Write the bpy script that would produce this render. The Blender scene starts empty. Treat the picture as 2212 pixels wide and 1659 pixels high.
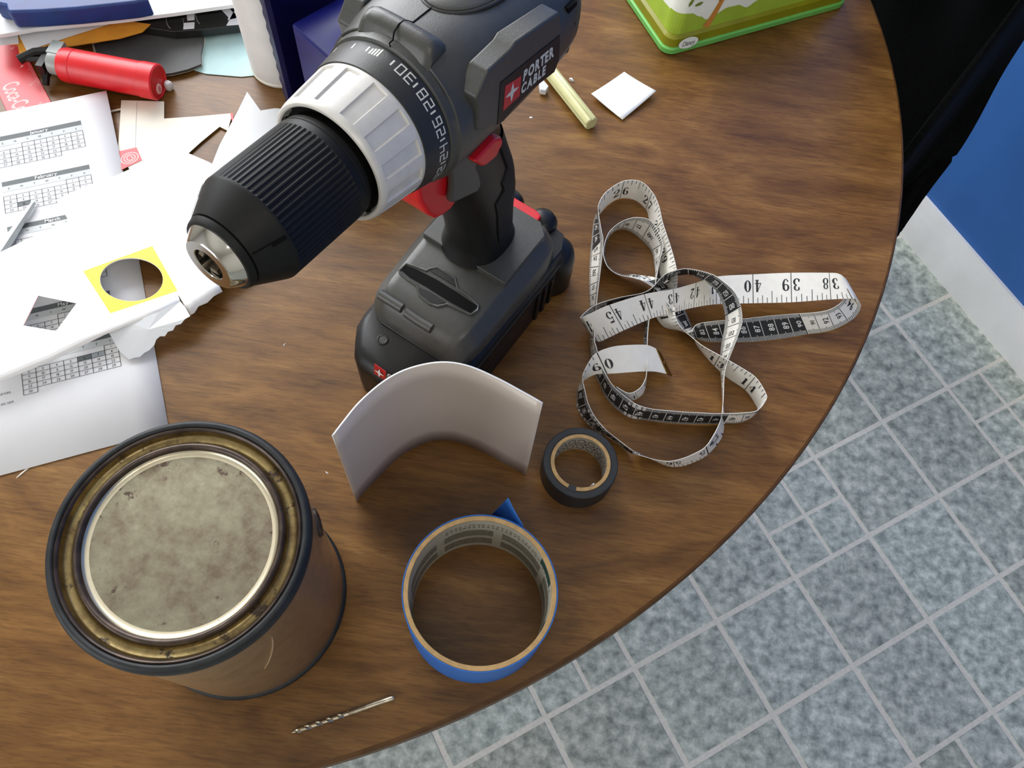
import bpy, bmesh, math, random
from mathutils import Vector, Matrix
random.seed(7)
# ------------------------------------------------------------------ camera, light, exposure
# world unit is the metre; all measures below are millimetres, origin on the table top under the camera
SC, TZ = 0.001, 0.74
FPX, CH, IW, IH = 1759.608, 471.3356, 2212, 1659
CR = Vector((0.989843, 0.128058, 0.061743)); CU = Vector((-0.142166, 0.891617, 0.429893)); CD = Vector((0.0, 0.434304, -0.900766))
sc = bpy.context.scene
COL = sc.collection
def W3(p): return Vector((p[0]*SC, p[1]*SC, p[2]*SC+TZ))
cd = bpy.data.cameras.new('camera'); cam = bpy.data.objects.new('camera', cd); COL.objects.link(cam)
cd.sensor_width = 36; cd.lens = 36*FPX/IW; cd.clip_start = 0.01
cam.matrix_world = Matrix.Translation(W3((0,0,CH))) @ Matrix((CR, CU, -CD)).transposed().to_4x4()
sc.camera = cam
sc.view_settings.view_transform = 'Standard'; sc.view_settings.look = 'None'
sc.view_settings.exposure = 0.0; sc.view_settings.gamma = 1.0; sc.view_settings.use_curve_mapping = False
sc.cycles.use_denoising = True
sc.cycles.max_bounces = 8; sc.cycles.diffuse_bounces = 4; sc.cycles.caustics_reflective = False
wd = bpy.data.worlds.new('sky'); sc.world = wd; wd.use_nodes = True
wd.node_tree.nodes['Background'].inputs[0].default_value = (0.82,0.9,1.0,1)
wd.node_tree.nodes['Background'].inputs[1].default_value = 1.5
# room axes: E1 runs along the blue wall towards the viewer's right, E2 points from that wall into the room
GA = 0.608; E1 = Vector((math.sin(GA), -math.cos(GA), 0)); E2 = Vector((-math.cos(GA), -math.sin(GA), 0))
WALL0 = Vector((780,890,0))                       # a point of the blue wall
def room(a, b, z): return WALL0 + E1*a + E2*b + Vector((0,0,z))
BACK, FRONT, LEFT = -1400, 2600, 3200             # back wall, front wall, left wall (mm along E1 / E2)
WIN = (250, 1950, 330, 1640)                      # back window along E2, and z range
WIN2 = (-300, 1300, 80, 1220)                     # unseen side window added for fill light, along E1 in the left wall
def area(name, a, b, z, sx, sy, power, col, rot_to):
    l = bpy.data.lights.new(name, 'AREA'); l.shape = 'RECTANGLE'; l.size = sx*SC; l.size_y = sy*SC; l.energy = power; l.color = col
    o = bpy.data.objects.new(name, l); COL.objects.link(o); o.location = W3(room(a,b,z))
    o.rotation_euler = rot_to.to_track_quat('-Z','Y').to_euler(); return o
area('window_daylight', BACK-30, (WIN[0]+WIN[1])/2, (WIN[2]+WIN[3])/2, WIN[1]-WIN[0]-80, WIN[3]-WIN[2]-80, 50, (0.98,0.985,1.0), E1+Vector((0,0,-0.25)))
area('side_fill_light', 500, LEFT+30, 650, 1500, 1100, 20, (0.97,0.985,1.0), -E2+Vector((0,0,-0.2)))  # unseen side fill, added to brighten the floor and blue wall
area('ceiling_fill_light', 1300, 1300, 1640, 900, 900, 9, (1.0,0.94,0.86), Vector((0,0,-1)))  # unseen fill under the ceiling, added to raise the ambient level
# ------------------------------------------------------------------ helpers
def at(px, py, z=0.0):                      # the point at height z (mm above the table) seen at that pixel of the photograph
    r = CD + CR*((px-IW/2)/FPX) - CU*((py-IH/2)/FPX)
    t = (z-CH)/r.z
    return Vector((r.x*t, r.y*t, z))
def lerp(a, b, t): return a+(b-a)*t
def srgb(r, g, b):
    f = lambda c: c/12.92 if c <= .04045 else ((c+.055)/1.055)**2.4
    return (f(r/255), f(g/255), f(b/255), 1)
def mat(name, col, rough=.5, metal=0., var=.06, scale=60., bump=0., bscale=400., spec=.5, coat=0., trans=0., col2=None, lo=.4, hi=.6, sheen=0.):
    m = bpy.data.materials.new(name); m.use_nodes = True
    nt = m.node_tree; b = nt.nodes['Principled BSDF']; N = nt.nodes.new; L = nt.links.new
    b.inputs['Roughness'].default_value = rough; b.inputs['Metallic'].default_value = metal
    b.inputs['Specular IOR Level'].default_value = spec; b.inputs['Coat Weight'].default_value = coat
    b.inputs['Transmission Weight'].default_value = trans; b.inputs['Sheen Weight'].default_value = sheen
    tc = N('ShaderNodeTexCoord'); n = N('ShaderNodeTexNoise'); n.inputs['Scale'].default_value = scale; n.inputs['Detail'].default_value = 4
    L(tc.outputs['Object'], n.inputs['Vector'])
    r = N('ShaderNodeValToRGB'); r.color_ramp.elements[0].position = lo; r.color_ramp.elements[1].position = hi
    c2 = col2 or tuple(min(1, c*(1+var)) for c in col[:3])+(1,)
    r.color_ramp.elements[0].color = tuple(c*(1-var) for c in col[:3])+(1,) if not col2 else col
    r.color_ramp.elements[1].color = c2
    L(n.outputs['Fac'], r.inputs['Fac']); L(r.outputs['Color'], b.inputs['Base Color'])
    if bump:
        n2 = N('ShaderNodeTexNoise'); n2.inputs['Scale'].default_value = bscale; n2.inputs['Detail'].default_value = 3
        L(tc.outputs['Object'], n2.inputs['Vector'])
        bp = N('ShaderNodeBump'); bp.inputs['Strength'].default_value = bump; bp.inputs['Distance'].default_value = .0005
        L(n2.outputs['Fac'], bp.inputs['Height']); L(bp.outputs['Normal'], b.inputs['Normal'])
    return m
class MB:
    def __init__(s): s.v = []; s.f = []; s.mi = []
    def add(s, vs, fs, mi=0):
        o = len(s.v); s.v += [tuple(v) for v in vs]; s.f += [tuple(i+o for i in f) for f in fs]; s.mi += [mi]*len(fs); return s
    def grid(s, rows, cu=False, cv=False, mi=0):      # rows of points; cu closes rows onto each other, cv closes each row
        n, m = len(rows), len(rows[0]); assert all(len(r) == m for r in rows); vs = [p for r in rows for p in r]; fs = []
        for i in range(n if cu else n-1):
            for j in range(m if cv else m-1):
                i2, j2 = (i+1) % n, (j+1) % m
                fs.append((i*m+j, i*m+j2, i2*m+j2, i2*m+j))
        return s.add(vs, fs, mi)
    def loft(s, rings, caps=True, mi=0):
        s.grid(rings, cv=True, mi=mi)
        if caps:
            m = len(rings[0]); s.add(rings[0], [tuple(range(m))[::-1]], mi); s.add(rings[-1], [tuple(range(m))], mi)
        return s
    def prism(s, pts, d, mi=0):                       # planar outline pts pushed along vector d
        n = len(pts); a = [Vector(p) for p in pts]; b = [p+Vector(d) for p in a]
        return s.add(a+b, [tuple(range(n))[::-1], tuple(range(n, 2*n))]+[(i, (i+1) % n, n+(i+1) % n, n+i) for i in range(n)], mi)
    def tube(s, path, r, n=10, caps=True, mi=0):
        path = [Vector(p) for p in path]; rings = []
        for i, p in enumerate(path):
            t = (path[min(i+1, len(path)-1)]-path[max(i-1, 0)]).normalized()
            u = t.cross(Vector((0,0,1)))
            if u.length < 1e-3: u = t.cross(Vector((1,0,0)))
            u.normalize(); w = u.cross(t); rr = r[i] if isinstance(r, (list, tuple)) else r
            rings.append([p+u*rr*math.cos(2*math.pi*k/n)+w*rr*math.sin(2*math.pi*k/n) for k in range(n)])
        return s.loft(rings, caps, mi)
    def box(s, c, sx, sy, sz, rz=0., mi=0):           # centre c, full sizes, turned about z
        ux = Vector((math.cos(rz), math.sin(rz), 0))*sx/2; uy = Vector((-math.sin(rz), math.cos(rz), 0))*sy/2; c = Vector(c)
        q = [c-ux-uy, c+ux-uy, c+ux+uy, c-ux+uy]
        return s.prism([p-Vector((0,0,sz/2)) for p in q], (0,0,sz), mi)
def lathe_rings(prof, c, n=64, ax=Vector((0,0,1)), u=Vector((1,0,0)), w=Vector((0,1,0))):
    return [[Vector(c)+ax*z+u*r*math.cos(2*math.pi*k/n)+w*r*math.sin(2*math.pi*k/n) for k in range(n)] for r, z in prof]
ORI = {}
def thing(name, label, cat, loc, group=None):
    o = bpy.data.objects.new(name, None); COL.objects.link(o); o.location = W3(loc); o.empty_display_size = .01
    ORI[o.name] = Vector(loc); return tag(o, label, cat, group)
def tag(o, label, cat, group=None, kind=None):
    o['label'] = label; o['category'] = cat
    if group: o['group'] = group
    if kind: o['kind'] = kind
    return o
def build(name, mb, m, parent=None, loc=None, smooth=35, bevel=0., segs=2, label=None, kind=None, solid=0., rim=0):
    me = bpy.data.meshes.new(name)
    o = bpy.data.objects.new(name, me); COL.objects.link(o)
    if parent: org = ORI[parent.name]; o.parent = parent
    else:
        org = Vector(loc) if loc is not None else Vector((0,0,0)); o.location = W3(org)
    ORI[o.name] = org
    me.from_pydata([((v[0]-org[0])*SC, (v[1]-org[1])*SC, (v[2]-org[2])*SC) for v in mb.v], [], mb.f)
    ms = m if isinstance(m, (list, tuple)) else [m]
    for k in ms: me.materials.append(k)
    me.polygons.foreach_set('material_index', mb.mi)
    bm = bmesh.new(); bm.from_mesh(me); bmesh.ops.remove_doubles(bm, verts=bm.verts, dist=1e-6)
    bmesh.ops.recalc_face_normals(bm, faces=bm.faces); bm.to_mesh(me); bm.free()
    if smooth:
        me.polygons.foreach_set('use_smooth', [True]*len(me.polygons)); me.set_sharp_from_angle(angle=math.radians(smooth))
    if bevel:
        md = o.modifiers.new('bevel', 'BEVEL'); md.width = bevel*SC; md.segments = segs; md.limit_method = 'ANGLE'; md.angle_limit = math.radians(40)
        md.use_clamp_overlap = True; md.harden_normals = True
    if solid:
        md = o.modifiers.new('solid', 'SOLIDIFY'); md.thickness = solid*SC; md.offset = 0; md.material_offset_rim = rim
    if label: o['label'] = label
    if kind: o['kind'] = kind
    return o
# flat plates with holes: a filled 2-D curve turned into a mesh
def plate_mesh(loops, z0, th):
    cu = bpy.data.curves.new('plate', 'CURVE'); cu.dimensions = '2D'; cu.fill_mode = 'BOTH'; cu.extrude = th/2
    for lp in loops:
        sp = cu.splines.new('POLY'); sp.points.add(len(lp)-1); sp.use_cyclic_u = True
        for k, p in enumerate(lp): sp.points[k].co = (p[0], p[1], 0, 1)
    ob = bpy.data.objects.new('plate', cu); COL.objects.link(ob); dg = bpy.context.evaluated_depsgraph_get()
    me = bpy.data.meshes.new_from_object(ob.evaluated_get(dg)); bpy.data.objects.remove(ob)
    mb = MB(); mb.add([(v.co.x, v.co.y, v.co.z+z0+th/2) for v in me.vertices], [tuple(p.vertices) for p in me.polygons])
    bpy.data.meshes.remove(me); bpy.data.curves.remove(cu); return mb
# lettering: glyph meshes from the built-in font, laid onto any surface by a map (x right, y up) -> point
GL = {}
def glyph(ch, bold):
    if (ch, bold) not in GL:
        cu = bpy.data.curves.new('g', 'FONT'); cu.body = ch; cu.size = 1; cu.resolution_u = 3; cu.offset = bold
        ob = bpy.data.objects.new('g', cu); COL.objects.link(ob); dg = bpy.context.evaluated_depsgraph_get()
        me = bpy.data.meshes.new_from_object(ob.evaluated_get(dg)); bpy.data.objects.remove(ob)
        vs = [(v.co.x, v.co.y) for v in me.vertices]; fs = [tuple(p.vertices) for p in me.polygons]
        x0 = min([v[0] for v in vs], default=0); x1 = max([v[0] for v in vs], default=.25)
        GL[ch, bold] = ([(x-x0, y) for x, y in vs], fs, x1-x0); bpy.data.meshes.remove(me)
    return GL[ch, bold]
def text(mb, s, size, fn, bold=.0, sx=1., gap=.09, align='c', mi=0, slant=0.):
    size = size/.73; w = 0; items = []
    for ch in s:
        if ch == ' ': w += .28*sx; continue
        if ch == 'T' and items: w -= .13*sx
        g = glyph(ch, bold); items.append((g, w)); w += (g[2]+gap)*sx
        if ch == 'T': w -= .1*sx
    off = {'c': -(w-gap*sx)/2, 'l': 0, 'r': -(w-gap*sx)}[align]
    for (vs, fs, gw), x0 in items:
        mb.add([fn(((x*sx+x0+off+slant*y)*size), (y-.365)*size) for x, y in vs], fs, mi)
    return mb
def strokes(mb, sts, fn, mi=0):                        # sts: lists of (x, y, width)
    for st in sts:
        L, R = [], []
        for i, (x, y, w) in enumerate(st):
            x0, y0, _ = st[max(i-1, 0)]; x1, y1, _ = st[min(i+1, len(st)-1)]
            dx, dy = x1-x0, y1-y0; q = math.hypot(dx, dy) or 1; nx, ny = -dy/q*w/2, dx/q*w/2
            L.append(fn(x+nx, y+ny)); R.append(fn(x-nx, y-ny))
        mb.grid([L, R], mi=mi)
    return mb
def arc(cx, cy, rx, ry, a0, a1, wv, wh, n=14):         # thick on the sides (wv), thin at top and bottom (wh)
    out = []
    for k in range(n+1):
        a = math.radians(lerp(a0, a1, k/n)); c = abs(math.cos(a))**1.6
        out.append((cx+rx*math.cos(a), cy+ry*math.sin(a), wh+(wv-wh)*c))
    return out
SERIF = {   # fat-face numerals of the tape, box .6 x 1
'0': [arc(.3,.5,.2,.46,0,360,.2,.05,22)],
'1': [[(.3,.03,.19),(.3,1,.19)], [(.1,.03,.06),(.5,.03,.06)], [(.1,.9,.05),(.3,.95,.08)]],
'2': [[(.05,.74,.16),(.17,.74,.16)], arc(.29,.72,.2,.25,170,0,.13,.05,10)+[(.44,.58,.16),(.28,.36,.1),(.09,.07,.05)], [(.05,.08,.16),(.48,.08,.16)], [(.5,.04,.05),(.54,.26,.05)]],
'3': [[(.06,.78,.14),(.17,.78,.14)], arc(.27,.76,.19,.21,160,-90,.16,.05), arc(.27,.28,.22,.26,90,-150,.18,.05), [(.04,.2,.14),(.16,.2,.14)]],
'4': [[(.38,.02,.18),(.38,1,.18)], [(.36,.98,.05),(.04,.32,.05)], [(.02,.3,.06),(.58,.3,.06)], [(.22,.03,.06),(.54,.03,.06)]],
'5': [[(.12,.9,.15),(.48,.9,.15)], [(.13,.95,.05),(.11,.5,.05)], arc(.26,.31,.23,.28,140,-150,.18,.05), [(.05,.2,.14),(.16,.2,.14)]],
'6': [arc(.3,.5,.21,.46,60,300,.19,.05), arc(.3,.29,.21,.25,0,360,.17,.05,18), [(.4,.82,.14),(.5,.82,.14)]],
'7': [[(.06,.9,.16),(.52,.9,.16)], [(.5,.9,.06),(.36,.55,.1),(.26,.02,.19)], [(.07,.95,.05),(.07,.72,.05)]],
'8': [arc(.3,.74,.17,.22,0,360,.14,.05,18), arc(.3,.27,.21,.25,0,360,.17,.05,18)],
'9': [arc(.3,.5,.21,.46,-120,120,.19,.05), arc(.3,.71,.21,.25,0,360,.17,.05,18), [(.1,.18,.14),(.2,.18,.14)]]}
SQUARE = {  # seven-segment style numerals of the torque ring, box .8 x 1
'0': 'abcdef','2':'abged','3':'abgcd','4':'fgbc','6':'afgedc','8':'abcdefg'}
SEG = {'a':((0,1),(.8,1)),'b':((.8,1),(.8,.5)),'c':((.8,.5),(.8,0)),'d':((.8,0),(0,0)),'e':((0,0),(0,.5)),'f':((0,.5),(0,1)),'g':((0,.5),(.8,.5))}
def catmull(P, n):
    out = []
    for i in range(len(P)-1):
        p0, p1, p2, p3 = P[max(i-1,0)], P[i], P[i+1], P[min(i+2,len(P)-1)]
        for k in range(n):
            t = k/n; out.append(.5*((2*p1)+(p2-p0)*t+(2*p0-5*p1+4*p2-p3)*t*t+(3*p1-p0-3*p2+p3)*t**3))
    return out+[P[-1]]
def sheet(name, px, z, th, m, label, cat, parent=None, **kw):   # one flat sheet from its outline in the photograph, at height z
    q = [at(x, y, z+th) for x, y in px]; q = [Vector((p.x, p.y, z)) for p in q]
    c = sum(q, Vector())/len(q)
    mb = plate_mesh([[(p.x, p.y) for p in q]], z, th)
    o = build(name, mb, m, parent, None if parent else c, smooth=0, **kw)
    if not parent: tag(o, label, cat)
    return o
# ------------------------------------------------------------------ materials
M = {}
def wood():
    m = bpy.data.materials.new('wood_laminate'); m.use_nodes = True; nt = m.node_tree; b = nt.nodes['Principled BSDF']; N = nt.nodes.new; L = nt.links.new
    tc = N('ShaderNodeTexCoord')
    def noise(rot, sx, sy, det, dist=0., rough=.55, off=0):
        mp = N('ShaderNodeMapping'); mp.vector_type = 'POINT'; mp.inputs['Rotation'].default_value[2] = rot; mp.inputs['Scale'].default_value = (sx, sy, 1); mp.inputs['Location'].default_value = (off, off*.7, 0)
        n = N('ShaderNodeTexNoise'); n.inputs['Scale'].default_value = 1; n.inputs['Detail'].default_value = det; n.inputs['Roughness'].default_value = rough; n.inputs['Distortion'].default_value = dist
        L(tc.outputs['Object'], mp.inputs['Vector']); L(mp.outputs['Vector'], n.inputs['Vector']); return n.outputs['Fac']
    def ramp(f, stops):
        r = N('ShaderNodeValToRGB'); e = r.color_ramp.elements
        while len(e) < len(stops): e.new(.5)
        for k, (p, c) in enumerate(stops): e[k].position = p; e[k].color = c
        L(f, r.inputs['Fac']); return r.outputs['Color']
    def mix(mode, fac, a, c):
        x = N('ShaderNodeMix'); x.data_type = 'RGBA'; x.blend_type = mode; x.inputs[0].default_value = fac
        L(a, x.inputs[6]); L(c, x.inputs[7]); return x.outputs[2]
    R = math.radians(-17)
    base = ramp(noise(R, 6, 22, 6, 2.4), [(.28, srgb(88,59,25)), (.45, srgb(110,76,35)), (.58, srgb(121,86,43)), (.74, srgb(139,103,56))])
    blot = ramp(noise(R+.35, 8, 15, 4, 1.5, off=3), [(.34, (.78,.74,.68,1)), (.62, (1.06,1.04,1,1))])
    streak = ramp(noise(R, 22, 210, 5, 1.2, .62), [(.36, (.76,.71,.67,1)), (.56, (1.05,1.05,1.04,1))])
    pore = ramp(noise(R-.05, 90, 900, 2, .2), [(.36, (.62,.58,.55,1)), (.5, (1.03,1.03,1.03,1))])
    c = mix('MULTIPLY', .9, base, blot); c = mix('MULTIPLY', .8, c, streak); c = mix('MULTIPLY', .55, c, pore)
    L(c, b.inputs['Base Color']); b.inputs['Roughness'].default_value = .33; b.inputs['Specular IOR Level'].default_value = .36
    bp = N('ShaderNodeBump'); bp.inputs['Strength'].default_value = .12; bp.inputs['Distance'].default_value = .0003
    L(noise(R, 90, 900, 2), bp.inputs['Height']); L(bp.outputs['Normal'], b.inputs['Normal'])
    return m
def tile_mat():
    m = bpy.data.materials.new('vinyl_tile'); m.use_nodes = True; nt = m.node_tree; b = nt.nodes['Principled BSDF']; N = nt.nodes.new; L = nt.links.new
    g = N('ShaderNodeNewGeometry'); oi = N('ShaderNodeObjectInfo')
    n = N('ShaderNodeTexNoise'); n.inputs['Scale'].default_value = 62; n.inputs['Detail'].default_value = 6; n.inputs['Roughness'].default_value = .62
    L(g.outputs['Position'], n.inputs['Vector'])
    r = N('ShaderNodeValToRGB'); e = r.color_ramp.elements; e.new(.5); e.new(.6)
    for k, (p, c) in enumerate([(.33, srgb(128,135,131)), (.46, srgb(165,172,167)), (.56, srgb(191,197,191)), (.68, srgb(220,223,217))]): e[k].position = p; e[k].color = c
    L(n.outputs['Fac'], r.inputs['Fac'])
    r2 = N('ShaderNodeValToRGB'); r2.color_ramp.elements[0].color = (.86,.85,.8,1); r2.color_ramp.elements[1].color = (1.0,1.025,1.01,1); L(oi.outputs['Random'], r2.inputs['Fac'])
    x = N('ShaderNodeMix'); x.data_type = 'RGBA'; x.blend_type = 'MULTIPLY'; x.inputs[0].default_value = 1; L(r.outputs['Color'], x.inputs[6]); L(r2.outputs['Color'], x.inputs[7])
    L(x.outputs[2], b.inputs['Base Color']); b.inputs['Roughness'].default_value = .4
    return m
def tin_mat(name, base, rust, dark, rough, edge_r=None, lo=.5, hi=.62):
    m = bpy.data.materials.new(name); m.use_nodes = True; nt = m.node_tree; b = nt.nodes['Principled BSDF']; N = nt.nodes.new; L = nt.links.new
    tc = N('ShaderNodeTexCoord')
    def noise(s, d, r=.6):
        n = N('ShaderNodeTexNoise'); n.inputs['Scale'].default_value = s; n.inputs['Detail'].default_value = d; n.inputs['Roughness'].default_value = r; L(tc.outputs['Object'], n.inputs['Vector']); return n.outputs['Fac']
    def rmp(f, a, c):
        r = N('ShaderNodeMapRange'); r.inputs[1].default_value = a; r.inputs[2].default_value = c; L(f, r.inputs[0]); return r.outputs[0]
    def mixc(f, a, c):
        x = N('ShaderNodeMix'); x.data_type = 'RGBA'
        for s_, v in ((0, f), (6, a), (7, c)):
            if isinstance(v, tuple): x.inputs[s_].default_value = v
            else: L(v, x.inputs[s_])
        return x.outputs[2]
    av = N('ShaderNodeMath'); av.operation = 'ADD'; L(noise(20, 8, .68), av.inputs[0]); L(noise(90, 8, .7), av.inputs[1]); hf = N('ShaderNodeMath'); hf.operation = 'MULTIPLY'; hf.inputs[1].default_value = .5; L(av.outputs[0], hf.inputs[0]); st = rmp(hf.outputs[0], lo-.1, hi+.06); sn = noise(105, 6, .72)
    if edge_r:
        ln = N('ShaderNodeVectorMath'); ln.operation = 'LENGTH'; fl_ = N('ShaderNodeVectorMath'); fl_.operation = 'MULTIPLY'; fl_.inputs[1].default_value = (1,1,0); L(tc.outputs['Object'], fl_.inputs[0]); L(fl_.outputs[0], ln.inputs[0])
        mr = N('ShaderNodeMapRange'); mr.inputs[1].default_value = edge_r*.62; mr.inputs[2].default_value = edge_r; mr.inputs[3].default_value = -.06; mr.inputs[4].default_value = .05; L(ln.outputs['Value'], mr.inputs[0])
        ad = N('ShaderNodeMath'); ad.operation = 'ADD'; L(sn, ad.inputs[0]); L(mr.outputs[0], ad.inputs[1]); sn = ad.outputs[0]
    sp = rmp(sn, hi, hi+.05)
    c = mixc(st, base, rust); c = mixc(sp, c, dark); L(c, b.inputs['Base Color'])
    b.inputs['Metallic'].default_value = .9
    rr = N('ShaderNodeMath'); rr.operation = 'MULTIPLY_ADD'; L(st, rr.inputs[0]); rr.inputs[1].default_value = .25; rr.inputs[2].default_value = rough; L(rr.outputs[0], b.inputs['Roughness'])
    mm = N('ShaderNodeMath'); mm.operation = 'MULTIPLY_ADD'; L(sp, mm.inputs[0]); mm.inputs[1].default_value = -.7; mm.inputs[2].default_value = .88; L(mm.outputs[0], b.inputs['Metallic'])
    return m
M['wood'] = wood(); M['tile'] = tile_mat()
M['edge'] = mat('table_edge', srgb(84,56,28), .5, var=.15, scale=90, spec=.2)
M['underside'] = mat('table_underside', srgb(60,45,32), .8)
M['grout'] = mat('vinyl_grout', srgb(216,213,203), .5, var=.05, scale=200)
M['wallblue'] = mat('blue_wall_paint', srgb(48,104,180), .55, var=.04, scale=6, bump=.15, bscale=300)
M['wallwhite'] = mat('off_white_wall_paint', srgb(214,208,196), .7, var=.006, scale=6)
M['trim'] = mat('white_trim_paint', srgb(236,238,240), .35, var=.02, scale=20)
M['drillgrey'] = mat('grey_tool_plastic', srgb(62,62,58), .38, var=.05, scale=300, bump=.12, bscale=1500)
M['drilldark'] = mat('dark_tool_plastic', srgb(38,38,35), .45, var=.05, scale=300, bump=.1, bscale=1500)
M['black'] = mat('black_plastic', srgb(15,15,15), .4, var=.05, scale=300, bump=.08, bscale=1500, spec=.35)
M['sleeve'] = mat('black_chuck_plastic', srgb(19,19,18), .5, var=.05, scale=300, spec=.22)
M['rubber'] = mat('black_rubber_grip', srgb(14,14,14), .62, var=.1, scale=500, bump=.5, bscale=700, spec=.3)
M['silver'] = mat('silver_plastic', srgb(206,203,196), .34, .1, var=.03, scale=200)
M['chrome'] = mat('polished_steel', srgb(205,203,198), .12, 1., var=.02, scale=100)
M['steel'] = mat('drill_bit_steel', srgb(170,162,145), .32, 1., var=.2, scale=300)
M['hole'] = mat('recess_shade_and_joint', srgb(7,7,6), .7, spec=.1)  # near-black paints the shade inside recesses; also colours the dark joints
M['red'] = mat('red_plastic', srgb(208,26,34), .38, var=.04, scale=100)
M['badge'] = mat('red_badge_print', srgb(190,32,40), .4, var=.04)
M['print'] = mat('light_grey_print', srgb(205,205,198), .5, var=.03)
M['printwhite'] = mat('white_print', srgb(238,238,235), .5, var=.02)
M['labelblack'] = mat('black_label', srgb(12,13,14), .4, var=.05, spec=.35)
M['ink'] = mat('black_ink', srgb(30,32,32), .6, var=.08, scale=300)
M['inkgrey'] = mat('grey_ink', srgb(92,98,98), .6, var=.05)
M['inkmid'] = mat('mid_grey_ink', srgb(150,158,162), .6, var=.05)
M['inkpale'] = mat('pale_grey_ink', srgb(196,200,200), .6, var=.03)
M['inkblue'] = mat('blue_grey_ink', srgb(120,150,185), .6, var=.05)
M['paper'] = mat('white_paper', srgb(221,221,222), .7, var=.015, scale=30)
M['gloss'] = mat('white_coated_card', srgb(248,248,246), .24, var=.01, scale=30, coat=.4)
M['cream'] = mat('cream_card', srgb(222,217,200), .45, var=.02, scale=30)
M['vellum'] = mat('greyish_white_paper', srgb(206,208,209), .5, var=.02, scale=30)
M['foam'] = mat('white_flexible_card', srgb(206,194,184), .28, var=.02, scale=20, spec=.8)
M['yellow'] = mat('yellow_print', srgb(246,214,50), .45, var=.04, scale=80)
M['bluetape'] = mat('blue_masking_tape', srgb(30,92,166), .6, var=.08, scale=600, bump=.4, bscale=900)
M['cardboard'] = mat('tan_cardboard', srgb(170,138,90), .8, var=.1, scale=200, bump=.3, bscale=800)
M['liner'] = mat('greyish_core_liner', srgb(168,164,150), .5, var=.06, scale=120)
M['linerprint'] = mat('grey_core_print', srgb(112,110,98), .5, var=.25, scale=900)
M['teal'] = mat('dark_teal_print', srgb(20,60,55), .5, var=.2)
M['etape'] = mat('black_vinyl_tape', srgb(30,33,34), .42, var=.08, scale=200)
M['swirl'] = mat('purplish_grey_print', srgb(70,64,76), .5, var=.2, scale=500)
M['tapewhite'] = mat('white_measuring_tape', srgb(229,226,217), .42, var=.02, scale=200)
M['brass'] = mat('aged_brass', srgb(120,92,44), .35, .9, var=.25, scale=400)
M['canbody'] = tin_mat('tin_can_body', srgb(200,172,134), srgb(150,112,78), srgb(70,44,28), .3, lo=.52, hi=.68)
M['canlid'] = tin_mat('tin_lid_panel', srgb(146,143,122), srgb(92,72,58), srgb(66,42,30), .42, lo=.5, hi=.6, edge_r=.0385)
M['cangroove'] = tin_mat('tin_lid_groove', srgb(172,154,106), srgb(78,58,36), srgb(52,36,20), .22, lo=.46, hi=.57)
M['canlidglint'] = tin_mat('tin_lid_edge_glint', srgb(214,206,182), srgb(186,174,146), srgb(84,54,34), .26, lo=.52, hi=.66)  # paler tin paints the bright reflection on the panel edge; rust spots too
M['canbead'] = mat('brown_lid_bead', srgb(70,58,50), .35, .5, var=.25, scale=150)
M['canrim'] = mat('dark_can_rim', srgb(34,36,37), .5, .0, var=.2, scale=120, spec=.3)
M['drip'] = mat('dried_paint_drip', srgb(170,140,110), .5)
M['glue'] = mat('pale_yellow_glue', srgb(226,224,168), .3, var=.03, scale=100, trans=.25)
M['navy'] = mat('navy_blue_plastic', srgb(20,24,96), .38, var=.1, scale=60, spec=.3)
M['navydark'] = mat('dark_navy_plastic', srgb(10,12,60), .4, var=.1, scale=60, spec=.3)
M['binder'] = mat('blue_folder_cover', srgb(22,52,112), .45, var=.1, scale=80)
M['manila'] = mat('orange_manila_paper', srgb(222,152,48), .6, var=.06, scale=60)
M['charcoal'] = mat('charcoal_card', srgb(74,75,74), .55, var=.06, scale=200)
M['bookblack'] = mat('black_book_cover', srgb(28,29,28), .35, var=.1, scale=100)
M['mint'] = mat('pale_teal_paper', srgb(176,208,208), .6, var=.03, scale=60)
M['cupwhite'] = mat('white_ribbed_plastic', srgb(222,218,214), .45, var=.03, scale=60)
M['rulerred'] = mat('red_ruler_plastic', srgb(214,38,48), .35, var=.05, scale=60)
M['rulerprint'] = mat('pale_red_print', srgb(240,180,176), .5, var=.05)
M['clear'] = mat('translucent_grey_plastic', srgb(170,176,172), .3, var=.05, trans=.3)
M['green'] = mat('green_tin_rim', srgb(110,186,92), .35, var=.04, scale=60)
M['olive'] = mat('olive_green_band', srgb(132,132,22), .35, var=.05, scale=60)
M['boxwhite'] = mat('white_tin_print', srgb(232,236,226), .35, var=.02, scale=60)
M['hill'] = mat('light_green_print', srgb(158,188,62), .35, var=.05, scale=60)
M['leaf'] = mat('leaf_green_print', srgb(118,140,62), .35, var=.06, scale=60)
M['trunk'] = mat('orange_brown_print', srgb(206,140,66), .35, var=.06, scale=60)
M['pencil'] = mat('pale_grey_pencil', srgb(196,200,196), .35, var=.05, scale=60)
M['cloth'] = mat('black_wool_cloth', srgb(13,14,15), .9, var=.2, scale=400, bump=.5, bscale=500, spec=.05)
M['chairwood'] = mat('dark_chair_wood', srgb(52,34,22), .45, var=.15, scale=40)
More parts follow.
